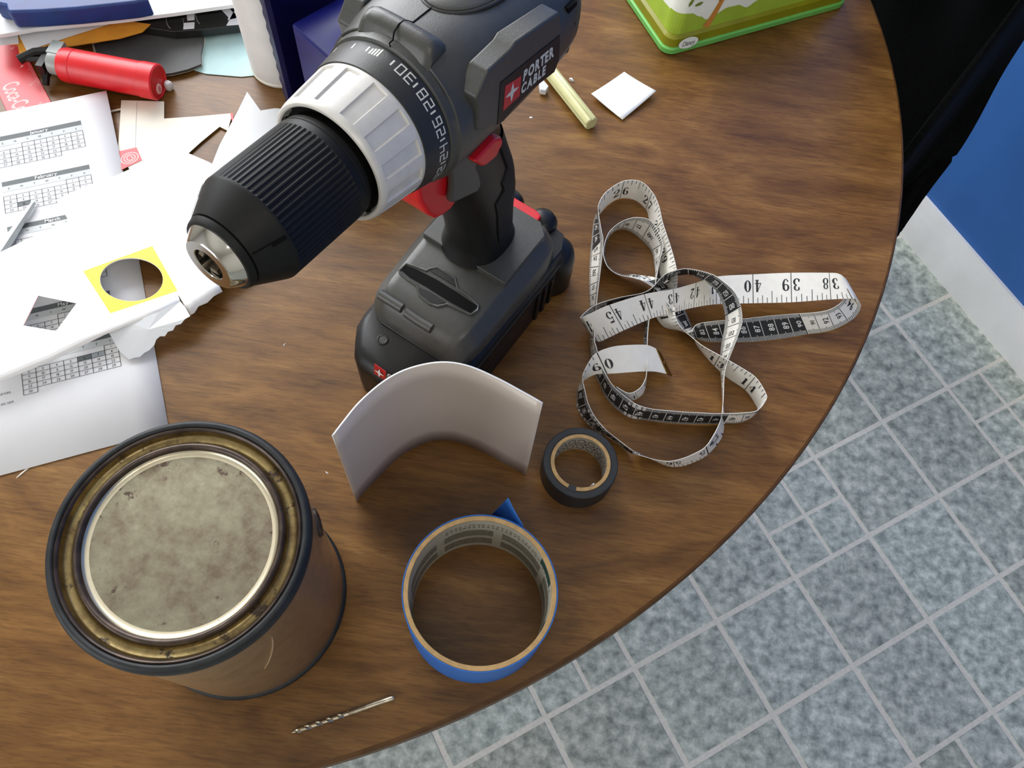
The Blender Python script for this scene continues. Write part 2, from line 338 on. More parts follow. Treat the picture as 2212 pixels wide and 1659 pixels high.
# ------------------------------------------------------------------ the room
FZ = -740.; CZ = 1700.
def slab(name, a0, b0, z0, a1, b1, z1, m, lab=None, parent=None):
    mb = MB(); q = [room(a0,b0,z0), room(a1,b0,z0), room(a1,b1,z0), room(a0,b1,z0)]
    mb.prism(q, (0,0,z1-z0)); o = build(name, mb, m, parent, smooth=0)
    if not parent: o['kind'] = 'structure'
    if lab: o['label'] = lab
    return o
floor = slab('floor', BACK-150, -150, FZ-40, FRONT+100, LEFT+100, FZ-.6, M['grout'])
slab('ceiling', BACK-150, -150, CZ, FRONT+100, LEFT+100, CZ+60, M['wallwhite'])
slab('wall_right', BACK-150, -120, FZ, FRONT+100, 0, CZ, M['wallblue'])
wl_ = MB()
for (a0, z0, a1, z1) in ((BACK,FZ,WIN2[0],CZ), (WIN2[1],FZ,FRONT,CZ), (WIN2[0],FZ,WIN2[1],WIN2[2]), (WIN2[0],WIN2[3],WIN2[1],CZ)):
    wl_.prism([room(a0,LEFT,z0), room(a1,LEFT,z0), room(a1,LEFT+100,z0), room(a0,LEFT+100,z0)], (0,0,z1-z0))
build('wall_left', wl_, M['wallwhite'], smooth=0)['kind'] = 'structure'
slab('wall_front', FRONT, 0, FZ, FRONT+100, LEFT, CZ, M['wallwhite'])
wb = MB()
for (b0, z0, b1, z1) in ((0,FZ,WIN[0],CZ), (WIN[1],FZ,LEFT,CZ), (WIN[0],FZ,WIN[1],WIN[2]), (WIN[0],WIN[3],WIN[1],CZ)):
    wb.prism([room(BACK-100,b0,z0), room(BACK,b0,z0), room(BACK,b1,z0), room(BACK-100,b1,z0)], (0,0,z1-z0))
build('wall_back', wb, M['wallwhite'], smooth=0)['kind'] = 'structure'
wf = MB()
for (b0, z0, b1, z1) in ((WIN[0]-50,WIN[2]-50,WIN[1]+50,WIN[2]), (WIN[0]-50,WIN[3],WIN[1]+50,WIN[3]+50), (WIN[0]-50,WIN[2],WIN[0],WIN[3]), (WIN[1],WIN[2],WIN[1]+50,WIN[3])):
    wf.prism([room(BACK,b0,z0), room(BACK+18,b0,z0), room(BACK+18,b1,z0), room(BACK,b1,z0)], (0,0,z1-z0))
build('window_1', wf, M['trim'], smooth=0)['kind'] = 'structure'
wf = MB()
for (a0, z0, a1, z1) in ((WIN2[0]-50,WIN2[2]-50,WIN2[1]+50,WIN2[2]), (WIN2[0]-50,WIN2[3],WIN2[1]+50,WIN2[3]+50), (WIN2[0]-50,WIN2[2],WIN2[0],WIN2[3]), (WIN2[1],WIN2[2],WIN2[1]+50,WIN2[3])):
    wf.prism([room(a0,LEFT-18,z0), room(a1,LEFT-18,z0), room(a1,LEFT,z0), room(a0,LEFT,z0)], (0,0,z1-z0))
build('added_side_window', wf, M['trim'], smooth=0)['kind'] = 'structure'  # frame of the unseen window added for the side fill
# white baseboard with an ogee top along the blue wall
bbp = [(0,0),(15,0),(15,62),(12,68),(11,76),(8,84),(6,92),(0,92)]
mb = MB(); mb.loft([[room(a, b+.5, FZ+z) for b, z in bbp] for a in (BACK, FRONT)]); build('baseboard_right', mb, M['trim'], smooth=30)['kind'] = 'structure'
# vinyl floor: a grid of big squares, every third one split in four, each a slightly proud tile
G0 = Vector((229.958,165.629,0)); GS = 143.808; ca, sa = math.cos(GA), math.sin(GA)
GU = Vector((ca, sa, 0)); GV = Vector((sa, -ca, 0))
def tile_mesh(w):
    mb = MB(); k = .8
    a = [GU*x+GV*y for x, y in ((-w,-w),(w,-w),(w,w),(-w,w))]; b = [p*(1-k/w) for p in a]
    mb.loft([[p+Vector((0,0,-.6)) for p in a], [p+Vector((0,0,-.1)) for p in a], [p+Vector((0,0,.15)) for p in b]])
    me = bpy.data.meshes.new('tile'); me.from_pydata([tuple(c*SC for c in v) for v in mb.v], [], mb.f); me.materials.append(M['tile']); return me
tb, ts = tile_mesh(GS/2-4.), tile_mesh(GS/4-3.2)
def put_tile(me, c):
    o = bpy.data.objects.new('tile', me); COL.objects.link(o); o.parent = floor; o.location = (c.x*SC, c.y*SC, FZ*SC)
far_tiles = MB()
def far_tile(c, w):
    q = [c+GU*x+GV*y+Vector((0,0,FZ)) for x, y in ((-w,-w),(w,-w),(w,w),(-w,w))]; far_tiles.prism([p-Vector((0,0,.6)) for p in q], (0,0,.7))
for i in range(-19, 6):
    for j in range(-19, 22):
        c = G0+GU*GS*(i+.5)+GV*GS*(j+.5); d = c-WALL0
        if not (BACK+80 < d.dot(E1) < FRONT-80 and d.dot(E2) < LEFT-80): continue
        near = -6 <= i and -7 <= j < 5
        if (i-2) % 3 == 0 and (j+1) % 3 == 0:
            for u in (-.25,.25):
                for v in (-.25,.25):
                    if near: put_tile(ts, c+GU*GS*u+GV*GS*v)
                    else: far_tile(c+GU*GS*u+GV*GS*v, GS/4-3.2)
        elif near: put_tile(tb, c)
        else: far_tile(c, GS/2-4.)
build('tile_field', far_tiles, M['tile'], floor, smooth=0, kind='stuff')
# ------------------------------------------------------------------ round table
TC, TR = Vector((-279.7,508.4,0)), 556.
tab = thing('dining_table', 'round brown wood-grain laminate table crowded with tools and papers', 'table', TC+Vector((0,0,FZ)))
mb = MB(); rr = lathe_rings([(TR-2.6,0),(TR-2.6,-27)], TC, 180); mb.add(rr[0]+rr[1], [tuple(range(180)), tuple(range(180,360))[::-1]]+[(i,(i+1)%180,180+(i+1)%180,180+i) for i in range(180)])
top = build('tabletop', mb, M['wood'], tab, smooth=30)
mb = MB(); mb.grid(lathe_rings([(TR-2.7,-.05),(TR-1.2,-.25),(TR-.2,-1.6),(TR,-3.5),(TR,-24),(TR-1,-27),(TR-2.7,-28)], TC, 180), cv=True); build('edge_band', mb, M['edge'], tab, smooth=40)
mb = MB(); mb.loft(lathe_rings([(70,-28),(60,-120),(55,-600),(60,-660)], TC, 32)); build('pedestal', mb, M['chairwood'], tab)
for k in range(4):
    d = Vector((math.cos(k*math.pi/2+.4), math.sin(k*math.pi/2+.4), 0)); mb = MB()
    mb.tube([TC+d*40+Vector((0,0,-640)), TC+d*200+Vector((0,0,-680)), TC+d*360+Vector((0,0,-722))], [26,22,17], 12); build('leg', mb, M['chairwood'], tab)
# ------------------------------------------------------------------ cordless drill standing on its battery
DO = Vector((-107.0311,141.9201,235.)); AX = Vector((.4493,.8868,-.1078)).normalized(); SD = Vector((.892,-.452,0)).normalized(); UP = SD.cross(AX)
AH = Vector((AX.x, AX.y, 0)).normalized()
def DP(s, l, v): return DO+AX*s+SD*l+UP*v                # along the motor axis, sideways, up
def DR(s, r, phi): a = math.radians(phi); return DO+AX*s+UP*r*math.cos(a)+SD*r*math.sin(a)
def DV(a, l, z): p = DO+AH*a+SD*l; return Vector((p.x, p.y, z))   # upright frame of handle and base
def onl(px, py, l):                                        # where the sight line meets the plane l mm to the drill's right
    r = CD+CR*((px-IW/2)/FPX)-CU*((py-IH/2)/FPX); c = Vector((0,0,CH)); t = ((DO-c).dot(SD)+l)/r.dot(SD); return c+r*t
def C4(x, y, l): return onl(840+.19892*x, .19892*y, l)
def mirror(p): d = (p-DO).dot(SD); return p-SD*2*d
def ring(prof, n, f=None):                                 # lathe about the motor axis
    return [[DR(s, r+(f(s, 360*k/n) if f else 0), 360*k/n) for k in range(n)] for s, r in prof]
drill = thing('cordless_drill', 'grey and black cordless drill with silver torque collar standing on its battery', 'power drill', DV(150,4,0))
mb = MB(); mb.grid(ring([(12,5.2),(.3,6.0),(0,6.3),(0,9.7),(.4,10.3),(4.6,12.9),(5.2,12.9)], 72), cv=True); nose = build('chuck_nose', mb, M['chrome'], drill, smooth=25, label='shiny steel nose of the chuck')
mb = MB(); mb.loft(ring([(11.9,5.3),(12.2,5.3)], 32)); build('bore', mb, M['hole'], nose)
for k in range(3):
    a = 120*k+55; mb = MB()
    mb.loft([[DR(s, r, a+d) for r, d in ((r0,-24),(r0,24),(5.6,20),(5.6,-20))] for s, r0 in ((1.2,3.6),(10,2.2))]); build('jaw', mb, M['steel'], nose, smooth=0)
mb = MB(); mb.grid(ring([(4.6,12.6),(4.7,13.9),(5.3,14.3),(7.2,14.9),(7.4,14.2),(8,14.2)], 72), cv=True); build('chuck_ring', mb, M['sleeve'], drill, smooth=30)
def flute(s, ph):
    return -.6 if 20.6 < s < 53.6 and int(ph/1.5+.01) % 4 in (1, 2) else 0
mb = MB(); mb.grid(ring([(7.8,13.9),(7.9,15.2),(19.2,21.1),(20.2,21.45),(20.5,21.5),(21.3,21.5),(53,21.6),(53.8,21.6),(56.6,21.6),(57,21.3),(57.2,21.3),(57.4,21.5),(60,21.2),(60.4,20.3)], 240, flute), cv=True)
slv = build('chuck_sleeve', mb, M['sleeve'], drill, smooth=32)
for k in range(3):                                         # joints and steps on the cone
    a = -62+120*k; mb = MB()
    mb.prism([DR(8.2,15.55,a), DR(8.2,15.55,a+1.6), DR(19,21.15,a+1.1), DR(19,21.15,a)], UP*0+AX*-.05+(DR(10,1,a)-DR(10,0,a))*.12)
    mb.prism([DR(14.5,18.8,a), DR(14.5,18.8,a+5), DR(19.3,21.3,a+4), DR(19.3,21.3,a)], (DR(10,1,a)-DR(10,0,a))*.14)
    build('sleeve_joint', mb, M['hole'], slv, smooth=0)
mb = MB(); mb.grid(ring([(60,20.3),(64,20.3),(64,24)], 60), cv=True); build('collar_gap', mb, M['hole'], drill)
def panel(s, ph):
    d = abs((ph-17.4+180) % (360/14.)-180/14.+0)            # distance from the nearest panel centre
    d = abs(((ph-17.4) % (360/14.)+180/14.) % (360/14.)-180/14.)
    return -.95 if 64.2 < s < 82.4 and d < 6.3 else 0
cp = [(64.5,23.2),(61.6,23.3),(61.2,23.9),(61.3,24.8),(62,25.4),(63.6,25.8),(64.1,25.9),(64.5,25.95),(70,26.6),(76,27.25),(82.2,27.9),(82.6,27.95),(83.7,28.1),(84.2,28.0),(84.3,27)]
mb = MB(); mb.grid(ring(cp, 336, panel), cv=True); build('torque_collar', mb, M['silver'], drill, smooth=28, label='silver torque collar with recessed finger panels')
mb = MB(); mb.grid(ring([(84,27.4),(84.2,28.6),(90,29.6),(96.4,30.5),(97,30.3),(97,28)], 120), cv=True); trg = build('torque_ring', mb, M['drilldark'], drill, smooth=30, label='dark ring with white torque numbers')
mb = MB()
def rmap(ph0, s0):                                         # text runs up the ring (against phi), its top towards the nose
    def f(x, y):
        s = s0-y; r = 28.6+(s-84.2)*.156+.1; return DR(s, r, ph0-math.degrees(x/r))
    return f
for i, n in enumerate(('30','28','26','24','22','20')):
    for j, ch in enumerate(n):
        f0 = rmap(21.2+21.5*i, 95.2)
        for sg in SQUARE[ch]:
            (x0,y0),(x1,y1) = SEG[sg]; q = lambda x, y: (x*3.3+(-3.75 if j == 0 else .55), y*3.7+.3)
            a, b = q(x0,y0), q(x1,y1); h = .26; dx, dy = (1,0) if y0 == y1 else (0,1)
            lo, hi = (min(a[0],b[0]), min(a[1],b[1])), (max(a[0],b[0]), max(a[1],b[1]))
            n_ = 3; A = [(lo[0]-h+(hi[0]-lo[0]+2*h)*k/n_, lo[1]-h) for k in range(n_+1)]; B = [(x, hi[1]+h) for x, _ in A]
            mb.grid([[f0(*p) for p in A], [f0(*p) for p in B]])
for i in range(-3, 6):
    ph = 10.2+21.5*i; f0 = rmap(ph if i > -2 else ph+8, 93)
    mb.grid([[f0(-.35,-1.3), f0(-.35,1.3)], [f0(.35,-1.3), f0(.35,1.3)]])
f0 = rmap(-4.5, 93)
for k in range(4): mb.grid([[f0(-1.9+k*1.1,-2.6+.45*k), f0(-1.9+k*1.1,1.4+.1*k)], [f0(-1.2+k*1.1,-2.3+.45*k), f0(-1.2+k*1.1,1.4+.1*k)]])
build('torque_numbers', mb, M['print'], trg, smooth=0)
# motor housing
def sec(s, w, ht, hb, n, m=56):
    out = []
    for k in range(m):
        a = 2*math.pi*k/m; c, d = math.sin(a), math.cos(a)
        e = n if d > 0 else 2.05
        x = w*math.copysign(abs(c)**(2/e), c); y = (ht if d > 0 else hb)*math.copysign(abs(d)**(2/e), d)
        out.append(DP(s, x, y))
    return out
S_ = [(96.6,30,30,30,2),(97.2,31.2,31.8,31.4,2),(100.8,31.8,32.6,32,2),(101.2,32.3,33.3,32.6,2.05),(106,32,33.2,33,2.3),(113,32.3,33.2,32,2.9),(125,32.5,33.4,30,3.3),(150,32.5,33.2,28,3.3),(172,31.6,32,27,3.0),(186,30.6,30.6,26,2.9),(196,28.6,28.5,24,2.7),(202,25.5,25.5,22,2.6),(205.5,21,21,18,2.4),(207,15,15,14,2.2)]
mb = MB(); mb.loft([sec(*q) for q in S_]); hous = build('motor_housing', mb, M['drillgrey'], drill, smooth=50)
# ridge across the top behind the torque ring
rid = [(99.5,30),(101,33.4),(102.4,35.4),(104.5,36.5),(107,36.5),(109.6,35.2),(111.4,33.4),(113,30)]
mb = MB(); mb.loft([[DP(s, l, v-k) for s, v in rid] for l, k in ((-16.6,4),(-15.2,1.4),(-13,.5),(-8,.1),(0,0),(8,.1),(13,.5),(15.2,1.4),(16.6,4))]); build('top_ridge', mb, M['drillgrey'], drill, smooth=40)
mb = MB()
fl = [DR(101, 32.75, ph) for ph in range(-50, 51, 5)]; mb.tube(fl, .55, 6); build('front_flange', mb, M['drillgrey'], drill)
mb = MB(); mb.tube([DP(97,1.3,31.8), DP(97.6,.4,32.6), DP(98.6,1.2,33.7), DP(100.5,.2,35.4), DP(104,-.4,36.55), DP(107,-.5,36.35), DP(109.5,-.3,35.1), DP(112,0,33.3), DP(125,0,33.6), DP(150,0,33.2)], .32, 6); build('shell_seam', mb, M['hole'], drill)
mb = MB(); c0 = 150
for k, (sa_, la_, v) in enumerate(((26,15,32.6),(25.6,14.7,34.2),(24.4,13.6,34.9))): pass
mb.loft([[DP(c0+a_*math.cos(2*math.pi*k/48), b_*math.sin(2*math.pi*k/48), v) for k in range(48)] for a_, b_, v in ((26,15.6,32.4),(25.7,15.3,34.0),(24.6,14.2,34.7))]); build('top_pad', mb, M['drillgrey'], drill, smooth=40)
mb = MB(); mb.tube([DP(c0+26.4*math.cos(2*math.pi*k/48), 16*math.sin(2*math.pi*k/48), 33.0) for k in range(49)], .9, 8); build('pad_groove', mb, M['drilldark'], drill)
pod = [(950,1080),(1080,780),(1335,535),(1385,455),(1860,130),(1885,330),(1850,380),(1842,650),(1828,740),(1775,815),(1560,980),(1335,1215),(1250,1330),(1090,1400),(958,1430),(972,1230)]
podp = [C4(x, y, 33.3) for x, y in pod]
for mir in (0, 1):
    mb = MB(); mb.prism([mirror(p) for p in podp] if mir else podp, SD*(9 if mir else -9)); build('side_pod', mb, M['drillgrey'], drill, smooth=40, bevel=1.8, segs=3)
lab = [(1205,895),(1850,375),(1840,640),(1790,775),(1560,955),(1345,1175),(1240,1300),(1172,1350)]
mb = MB(); mb.prism([C4(x, y, 33.15) for x, y in lab], SD*.45); lbl = build('brand_label', mb, M['labelblack'], drill, smooth=0, label='black label with white lettering and red badge')
mb = MB(); mb.prism([C4(x, y, 33.58) for x, y in ((1265,935),(1435,822),(1418,1040),(1240,1206))], SD*.12); build('badge', mb, M['badge'], lbl, smooth=0)
def star_on(mb, P):                                        # four-pointed spark inside a quad P(u, v)
    pts = []
    for k in range(16):
        a = 2*math.pi*k/16; r = {0:.44,1:.2,2:.13,3:.2}[k % 4]
        pts.append(P(.5+r*math.sin(a), .5+r*math.cos(a)))
    mb.add(pts+[P(.5,.5)], [(k, (k+1) % 16, 16) for k in range(16)])
def quadmap(q): return lambda u, v: (q[0]*(1-u)+q[1]*u)*(1-v)+(q[3]*(1-u)+q[2]*u)*v   # bl, br, tr, tl
def fit(mb, s, q, bold=.02, gap=.09):
    t = MB(); text(t, s, 1, lambda x, y: Vector((x, y, 0)), bold, gap=gap); xs = [v[0] for v in t.v]; ys = [v[1] for v in t.v]
    x0, x1, y0, y1 = min(xs), max(xs), min(ys), max(ys); P = quadmap(q)
    mb.add([P((v[0]-x0)/(x1-x0), (v[1]-y0)/(y1-y0)) for v in t.v], t.f)
mb = MB(); star_on(mb, quadmap([C4(x, y, 33.75) for x, y in ((1240,1206),(1418,1040),(1435,822),(1265,935))]))
fit(mb, 'PORTER', [C4(x, y, 33.68) for x, y in ((1455,892),(1792,612),(1796,488),(1470,765))], .05, .13)
fit(mb, 'CABLE', [C4(x, y, 33.68) for x, y in ((1432,1032),(1698,808),(1708,700),(1447,915))], .05, .13)
build('lettering', mb, M['print'], lbl, smooth=0)
for q in (((1945,95),(2050,8),(2040,60),(1955,150)), ((1930,335),(2030,245),(2010,320),(1920,415)), ((1885,575),(1965,512),(1945,565),(1880,620))):
    for mir in (0, 1):
        lv = 29.9 if q[0][1] < 500 else 27.6; p = [C4(x, y, lv) for x, y in q]; mb = MB(); mb.prism([mirror(v) for v in p] if mir else p, SD*(2.5 if mir else -2.5)); build('vent', mb, M['hole'], drill, smooth=0)
# handle, trigger
HS = [(70,140,186,20),(77,143,183,19),(84,144,181,17.5),(100,141,181,17),(118,136,181,17.8),(135,130,178,17.8),(152,125,172,16.8),(170,118,166,16),(190,112,161,16),(206,108,160,15)]
def hsec(z, a0, a1, hw, n=2.5, m=40, k0=0, k1=None, off=0., ks=1.):
    c, h = (a0+a1)/2, (a1-a0)/2; out = []
    for k in range(k0, (k1 if k1 is not None else m)):
        t = 2*math.pi*k*ks/m; x, y = math.cos(t), math.sin(t)
        out.append(DV(c+(h+off)*math.copysign(abs(x)**(2/n), x), 1+(hw+off)*math.copysign(abs(y)**(2/n), y), z))
    return out
def hinter(z):
    for q0, q1 in zip(HS, HS[1:]):
        if q0[0] <= z <= q1[0]: t = (z-q0[0])/(q1[0]-q0[0]); return tuple(lerp(x, y, t) for x, y in zip(q0, q1))
mb = MB(); mb.loft([hsec(*q) for q in HS]); build('handle', mb, M['black'], drill, smooth=50)
mb = MB(); rows = []
for z in range(84, 171, 6):
    q = hinter(z); n = 10; ks = 1.1 if z < 128 else .95 if z < 140 else .75
    r = [hsec(q[0],q[1],q[2],q[3], m=40, k0=-n, k1=n+1, off=1.0, ks=ks)]; e0 = hsec(q[0],q[1],q[2],q[3], m=40, k0=-n, k1=n+1, off=-.6, ks=ks)
    rows.append([e0[0]]+r[0]+[e0[-1]])
mb.grid(rows); build('grip', mb, M['rubber'], drill, smooth=50, label='textured black rubber grip on the back of the handle')
tg = [(96,191),(97.5,178),(103,163),(108,155),(113,152),(120,149.8),(126.5,152),(128,192),(112,200)]
mb = MB(); mb.prism([DV(a, -12, z) for a, z in tg], SD*25); build('trigger', mb, M['red'], drill, smooth=40, bevel=2.2, segs=3, label='red trigger')
tp = [(112,205),(114.5,186),(115.5,175),(114,165),(117,162),(136,151),(139,154),(137,163),(134,171),(137,181),(152,182),(156,206)]
mb = MB()
for l0_, dl in ((-16.6,3.6),(14.,3.6)): mb.prism([DV(a, l0_, z) for a, z in tp], SD*dl)
build('trigger_housing', mb, M['drillgrey'], drill, smooth=40, bevel=1.2)
rb = [(126.5,184),(133,175),(136,172.5),(145,170.5),(150.5,175.5),(149,180),(143,184)]
mb = MB(); mb.prism([DV(a, -20.5, z) for a, z in rb], SD*42); build('direction_button', mb, M['red'], drill, smooth=40, bevel=1.5, label='red direction switch')
# foot and battery
L0 = 4.
def zt(a):
    K = [(93,47),(95,52),(100,60.5),(103.5,64),(143,68.5),(183,70.5),(195,67),(200,60)]
    for (a0,z0),(a1,z1) in zip(K, K[1:]):
        if a <= a1: return lerp(z0, z1, max(0,(a-a0)/(a1-a0)))
    return K[-1][1]
def fsec(a, w):
    z = zt(a); h = min(10, z-44.5); P = [(-w,44),(-w,z-h),(-w+.8,z-h+1.2),(-w+6.6,z-1.2),(-w+8,z-.25),(-w+12,z)]
    return [DV(a, L0+l, zz) for l, zz in P+[(-l, zz) for l, zz in P[::-1]]]
FW = [(93,24),(94.5,28.5),(97,31.5),(100,33.5),(105,35),(112,36),(143,36.5),(165,36.8),(183,36),(192,34),(197,31),(200,26)]
mb = MB(); mb.loft([fsec(a, w) for a, w in FW])
mb.prism([DV(a, L0+l, 64) for a, l in ((144,-29.5),(144,29.5),(186,29.5),(193,22),(193,-22),(186,-29.5))], (0,0,8.6)); foot = build('foot', mb, M['drillgrey'], drill, smooth=40, bevel=1.4)
def onfoot(px, py, dz=0.):
    z = 65.
    for _ in range(8): p = at(px, py, z+dz); z = zt((p-DO).dot(AH))
    return at(px, py, z+dz)
def CB(x, y, dz=0.): return onfoot(740+.22604*x, 560+.22604*y, dz)
slot = [(545,105),(610,45),(700,75),(800,112),(830,95),(905,80),(1075,180),(1100,285),(1200,350),(1300,445),(1290,490),(1225,530),(1110,480),(1000,430),(905,452),(830,425),(735,345),(710,250),(620,190),(545,125)]
mb = MB(); mb.prism([CB(x, y, .15) for x, y in slot], (0,0,.25)); sl = build('bit_slot', mb, M['drilldark'], foot, smooth=0)
mb = MB(); mb.prism([CB(x, y, .45) for x, y in ((560,105),(610,62),(700,95),(900,195),(1100,320),(1290,450),(1225,515),(1020,405),(800,265),(640,175))], (0,0,.15)); build('slot_shade', mb, M['hole'], sl, smooth=0)  # flat black plate, the shade of a recess put into its colour
mb = MB(); mb.tube([CB(x, y, .3) for x, y in slot+slot[:1]], .85, 8, caps=False); build('slot_rim', mb, M['drillgrey'], sl)
for q in (((880,92),(1062,185),(1090,268),(840,118)), ((735,272),(860,330),(985,415),(905,440),(830,412),(745,340))):
    mb = MB(); mb.prism([CB(x, y, .3) for x, y in q], (0,0,.5)); build('slot_insert', mb, M['black'], sl, smooth=0)
for q in (((360,335),(470,405),(575,470)), ((608,505),(730,590),(855,665))):
    mb = MB(); mb.tube([CB(x, y, -.8) for x, y in q], 3.1, 12); build('front_bar', mb, M['drillgrey'], foot, smooth=50)
bp_ = [(65,-19),(64,0),(65,19),(69,26),(77,32),(84,36.5),(94,38.5),(196,38.5),(206,33),(208,20),(208,-20),(206,-33),(196,-38.5),(94,-38.5),(84,-36.5),(77,-32),(69,-26)]
mb = MB(); mb.loft([[DV(a+d, L0+l*k, z) for a, l in bp_] for z, k, d in ((0,.97,1.5),(2,.99,.5),(34,1,0),(38,.995,1),(41,.96,3.5),(43.5,.9,7))]); bat = build('battery', mb, M['black'], drill, smooth=40, label='black slide-on battery pack')
mb = MB(); mb.tube([DV(a, L0+38.4, 37.5+.0*a) for a in (80+14,130,150,196)], .55, 6); build('battery_lip', mb, M['drilldark'], bat)
bc = at(826.5, 734, 43.6); mb = MB(); mb.loft(lathe_rings([(3.4,-.8),(3.4,.5),(2.9,.8),(2.2,.3)], bc, 24)); build('charge_button', mb, M['drilldark'], bat)
def onfront(px, py):                                        # on the battery's front face
    r = CD+CR*((px-IW/2)/FPX)-CU*((py-IH/2)/FPX); c = Vector((0,0,CH)); t = ((DO-c).dot(AH)+64.35)/r.dot(AH); return c+r*t
qb = [onfront(833,819), onfront(806.5,799), onfront(809,786), onfront(834,803)]
qb = [onfront(808,805.5), onfront(833,821), onfront(834,802.5), onfront(809.5,785)]
mb = MB(); mb.prism(qb, -AH*.3); bg = build('battery_badge', mb, M['badge'], bat, smooth=0)
mb = MB(); star_on(mb, lambda u, v: quadmap(qb)(u, v)-AH*.5)
e1 = qb[1]-qb[0]; e2 = qb[3]-qb[0]; o2 = qb[1]+e1*.12+e2*.12
fit(mb, 'PORTER', [o2+e1*0, o2+e1*1.75, o2+e1*1.75+e2*.34, o2+e2*.34], .035, .12); o2 = o2+e2*.44
fit(mb, 'CABLE', [o2, o2+e1*1.45, o2+e1*1.45+e2*.34, o2+e2*.34], .035, .12)
mb.v = [tuple(Vector(v)-AH*.4) for v in mb.v]; build('battery_lettering', mb, M['printwhite'], bat, smooth=0)
mb = MB()
def sidemap(a0, z0, h): return lambda x, y: DV(a0+x, L0+38.8, z0+y)
text(mb, '20V', 10, sidemap(112, 14, 10), .0); text(mb, 'MAX', 5, sidemap(112, 26, 5), .0); build('battery_embossing', mb, M['drilldark'], bat, smooth=0)
for sg in (-1, 1):
    mb = MB()
    c = DV(204, L0+sg*29, 0); mb.loft([[c+Vector((r*math.cos(2*math.pi*k/24), r*math.sin(2*math.pi*k/24), z)) for k in range(24)] for z, r in ((1,13),(3,14.5),(30,14.5),(36,13),(40,9))])
    c = DV(213, L0+sg*13, 0); mb.loft([[c+Vector((r*math.cos(2*math.pi*k/24), r*math.sin(2*math.pi*k/24), z)) for k in range(24)] for z, r in ((18,8),(22,10),(44,10),(48,8),(50,4))])
    build('rear_lobe', mb, M['black'], bat, smooth=50)
    for k in range(4):
        mb = MB(); mb.box(DV(172+k*8, L0+sg*38.6, 17), 3.2, 2.4, 28, math.atan2(AH.y, AH.x)); build('side_rib', mb, M['black'], bat, smooth=30, bevel=.6)
mb = MB(); mb.prism([DV(a, L0+l, 43) for a, l in ((200,-13),(200,13),(211,13),(213,9),(213,-9),(211,-13))], (0,0,9)); build('release_latch', mb, M['red'], bat, smooth=30, bevel=1.2, label='red battery release latch')
# ------------------------------------------------------------------ paint can
CC = Vector((-129.34,73.106,0)); CHT = 126.5
can = thing('paint_can', 'stained metal paint can with a rusty pressed lid and dark rim', 'paint can', CC)
mb = MB(); mb.grid(lathe_rings([(48,1.2),(51,.2),(53.6,0),(54.4,.6),(54.4,1.8),(53.2,2.6),(52.6,2.7)], CC, 128), cv=True); build('bottom_rim', mb, M['canrim'], can, smooth=60)
mb = MB(); mb.grid(lathe_rings([(52.7,2.6),(52.9,4.5),(52.9,118.5),(53.2,119.6)], CC, 128), cv=True); body = build('can_body', mb, M['canbody'], can, smooth=30)
mb = MB(); mb.grid(lathe_rings([(52.6,118.8),(53.8,119.3),(54.5,121),(54.4,123.6),(53.6,125.6),(52.2,126.5),(51,126.1),(50.5,125),(50.4,122)], CC, 128), cv=True); build('rim_ring', mb, M['canrim'], can, smooth=60, label='dark bluish rolled rim')
mb = MB(); mb.grid(lathe_rings([(50.8,124.2),(50.5,125.6),(49.9,126.1),(49.2,125.7),(48.8,124.6)], CC, 128), cv=True); lid = build('lid_edge', mb, M['canbead'], can, smooth=60)
mb = MB(); mb.grid(lathe_rings([(48.9,124.7),(48.4,122.4),(47.6,121.6),(45.2,121.4),(44,122),(43.5,123.4)], CC, 128), cv=True); build('lid_groove', mb, M['cangroove'], can, smooth=60, label='gold coloured groove round the lid')
mb = MB(); mb.grid(lathe_rings([(43.6,123.3),(43.2,125),(42.4,125.9),(41.4,125.7),(40.6,124.6),(40.2,123.3)], CC, 128), cv=True); build('lid_bead', mb, M['canbead'], can, smooth=60)
mb = MB(); mb.grid(lathe_rings([(40.3,123.6),(39.9,122.9),(39.2,122.5),(38.4,122.34),(37.6,122.3)], CC, 128), cv=True); build('lid_panel_edge', mb, M['canlidglint'], can, smooth=60); mb = MB(); rg = lathe_rings([(37.65,122.3),(34,122.32),(30,122.45),(20,122.6),(10,122.7),(.2,122.72)], CC, 128); mb.grid(rg, cv=True); mb.add(rg[-1], [tuple(range(128))]); build('lid_panel', mb, M['canlid'], can, smooth=60, label='rust stained pale lid panel')
mb = MB()                                                   # a dried drip on the body, below the rim, facing the viewer
for k in range(1):
    pts = []
    for i in range(9):
        a = math.radians(-36-.9*i-.12*i*i); z = 104-i*5.2; pts.append(CC+Vector((53.0*math.cos(a), 53.0*math.sin(a), z)))
    mb.tube(pts, [.15,.35,.4,.4,.35,.3,.3,.25,.15], 6)
build('paint_drip', mb, M['drip'], body)
mb = MB(); a = math.radians(28)
d = Vector((math.cos(a), math.sin(a), 0)); t = Vector((-d.y, d.x, 0)); c = CC+d*52.7+Vector((0,0,88))
mb.loft([[c+d*h+t*r*math.cos(2*math.pi*k/20)+Vector((0,0,r*math.sin(2*math.pi*k/20))) for k in range(20)] for r, h in ((7.5,0),(7,1.4),(4,2.0),(3,1.0))]); build('handle_ear', mb, M['canbead'], body)
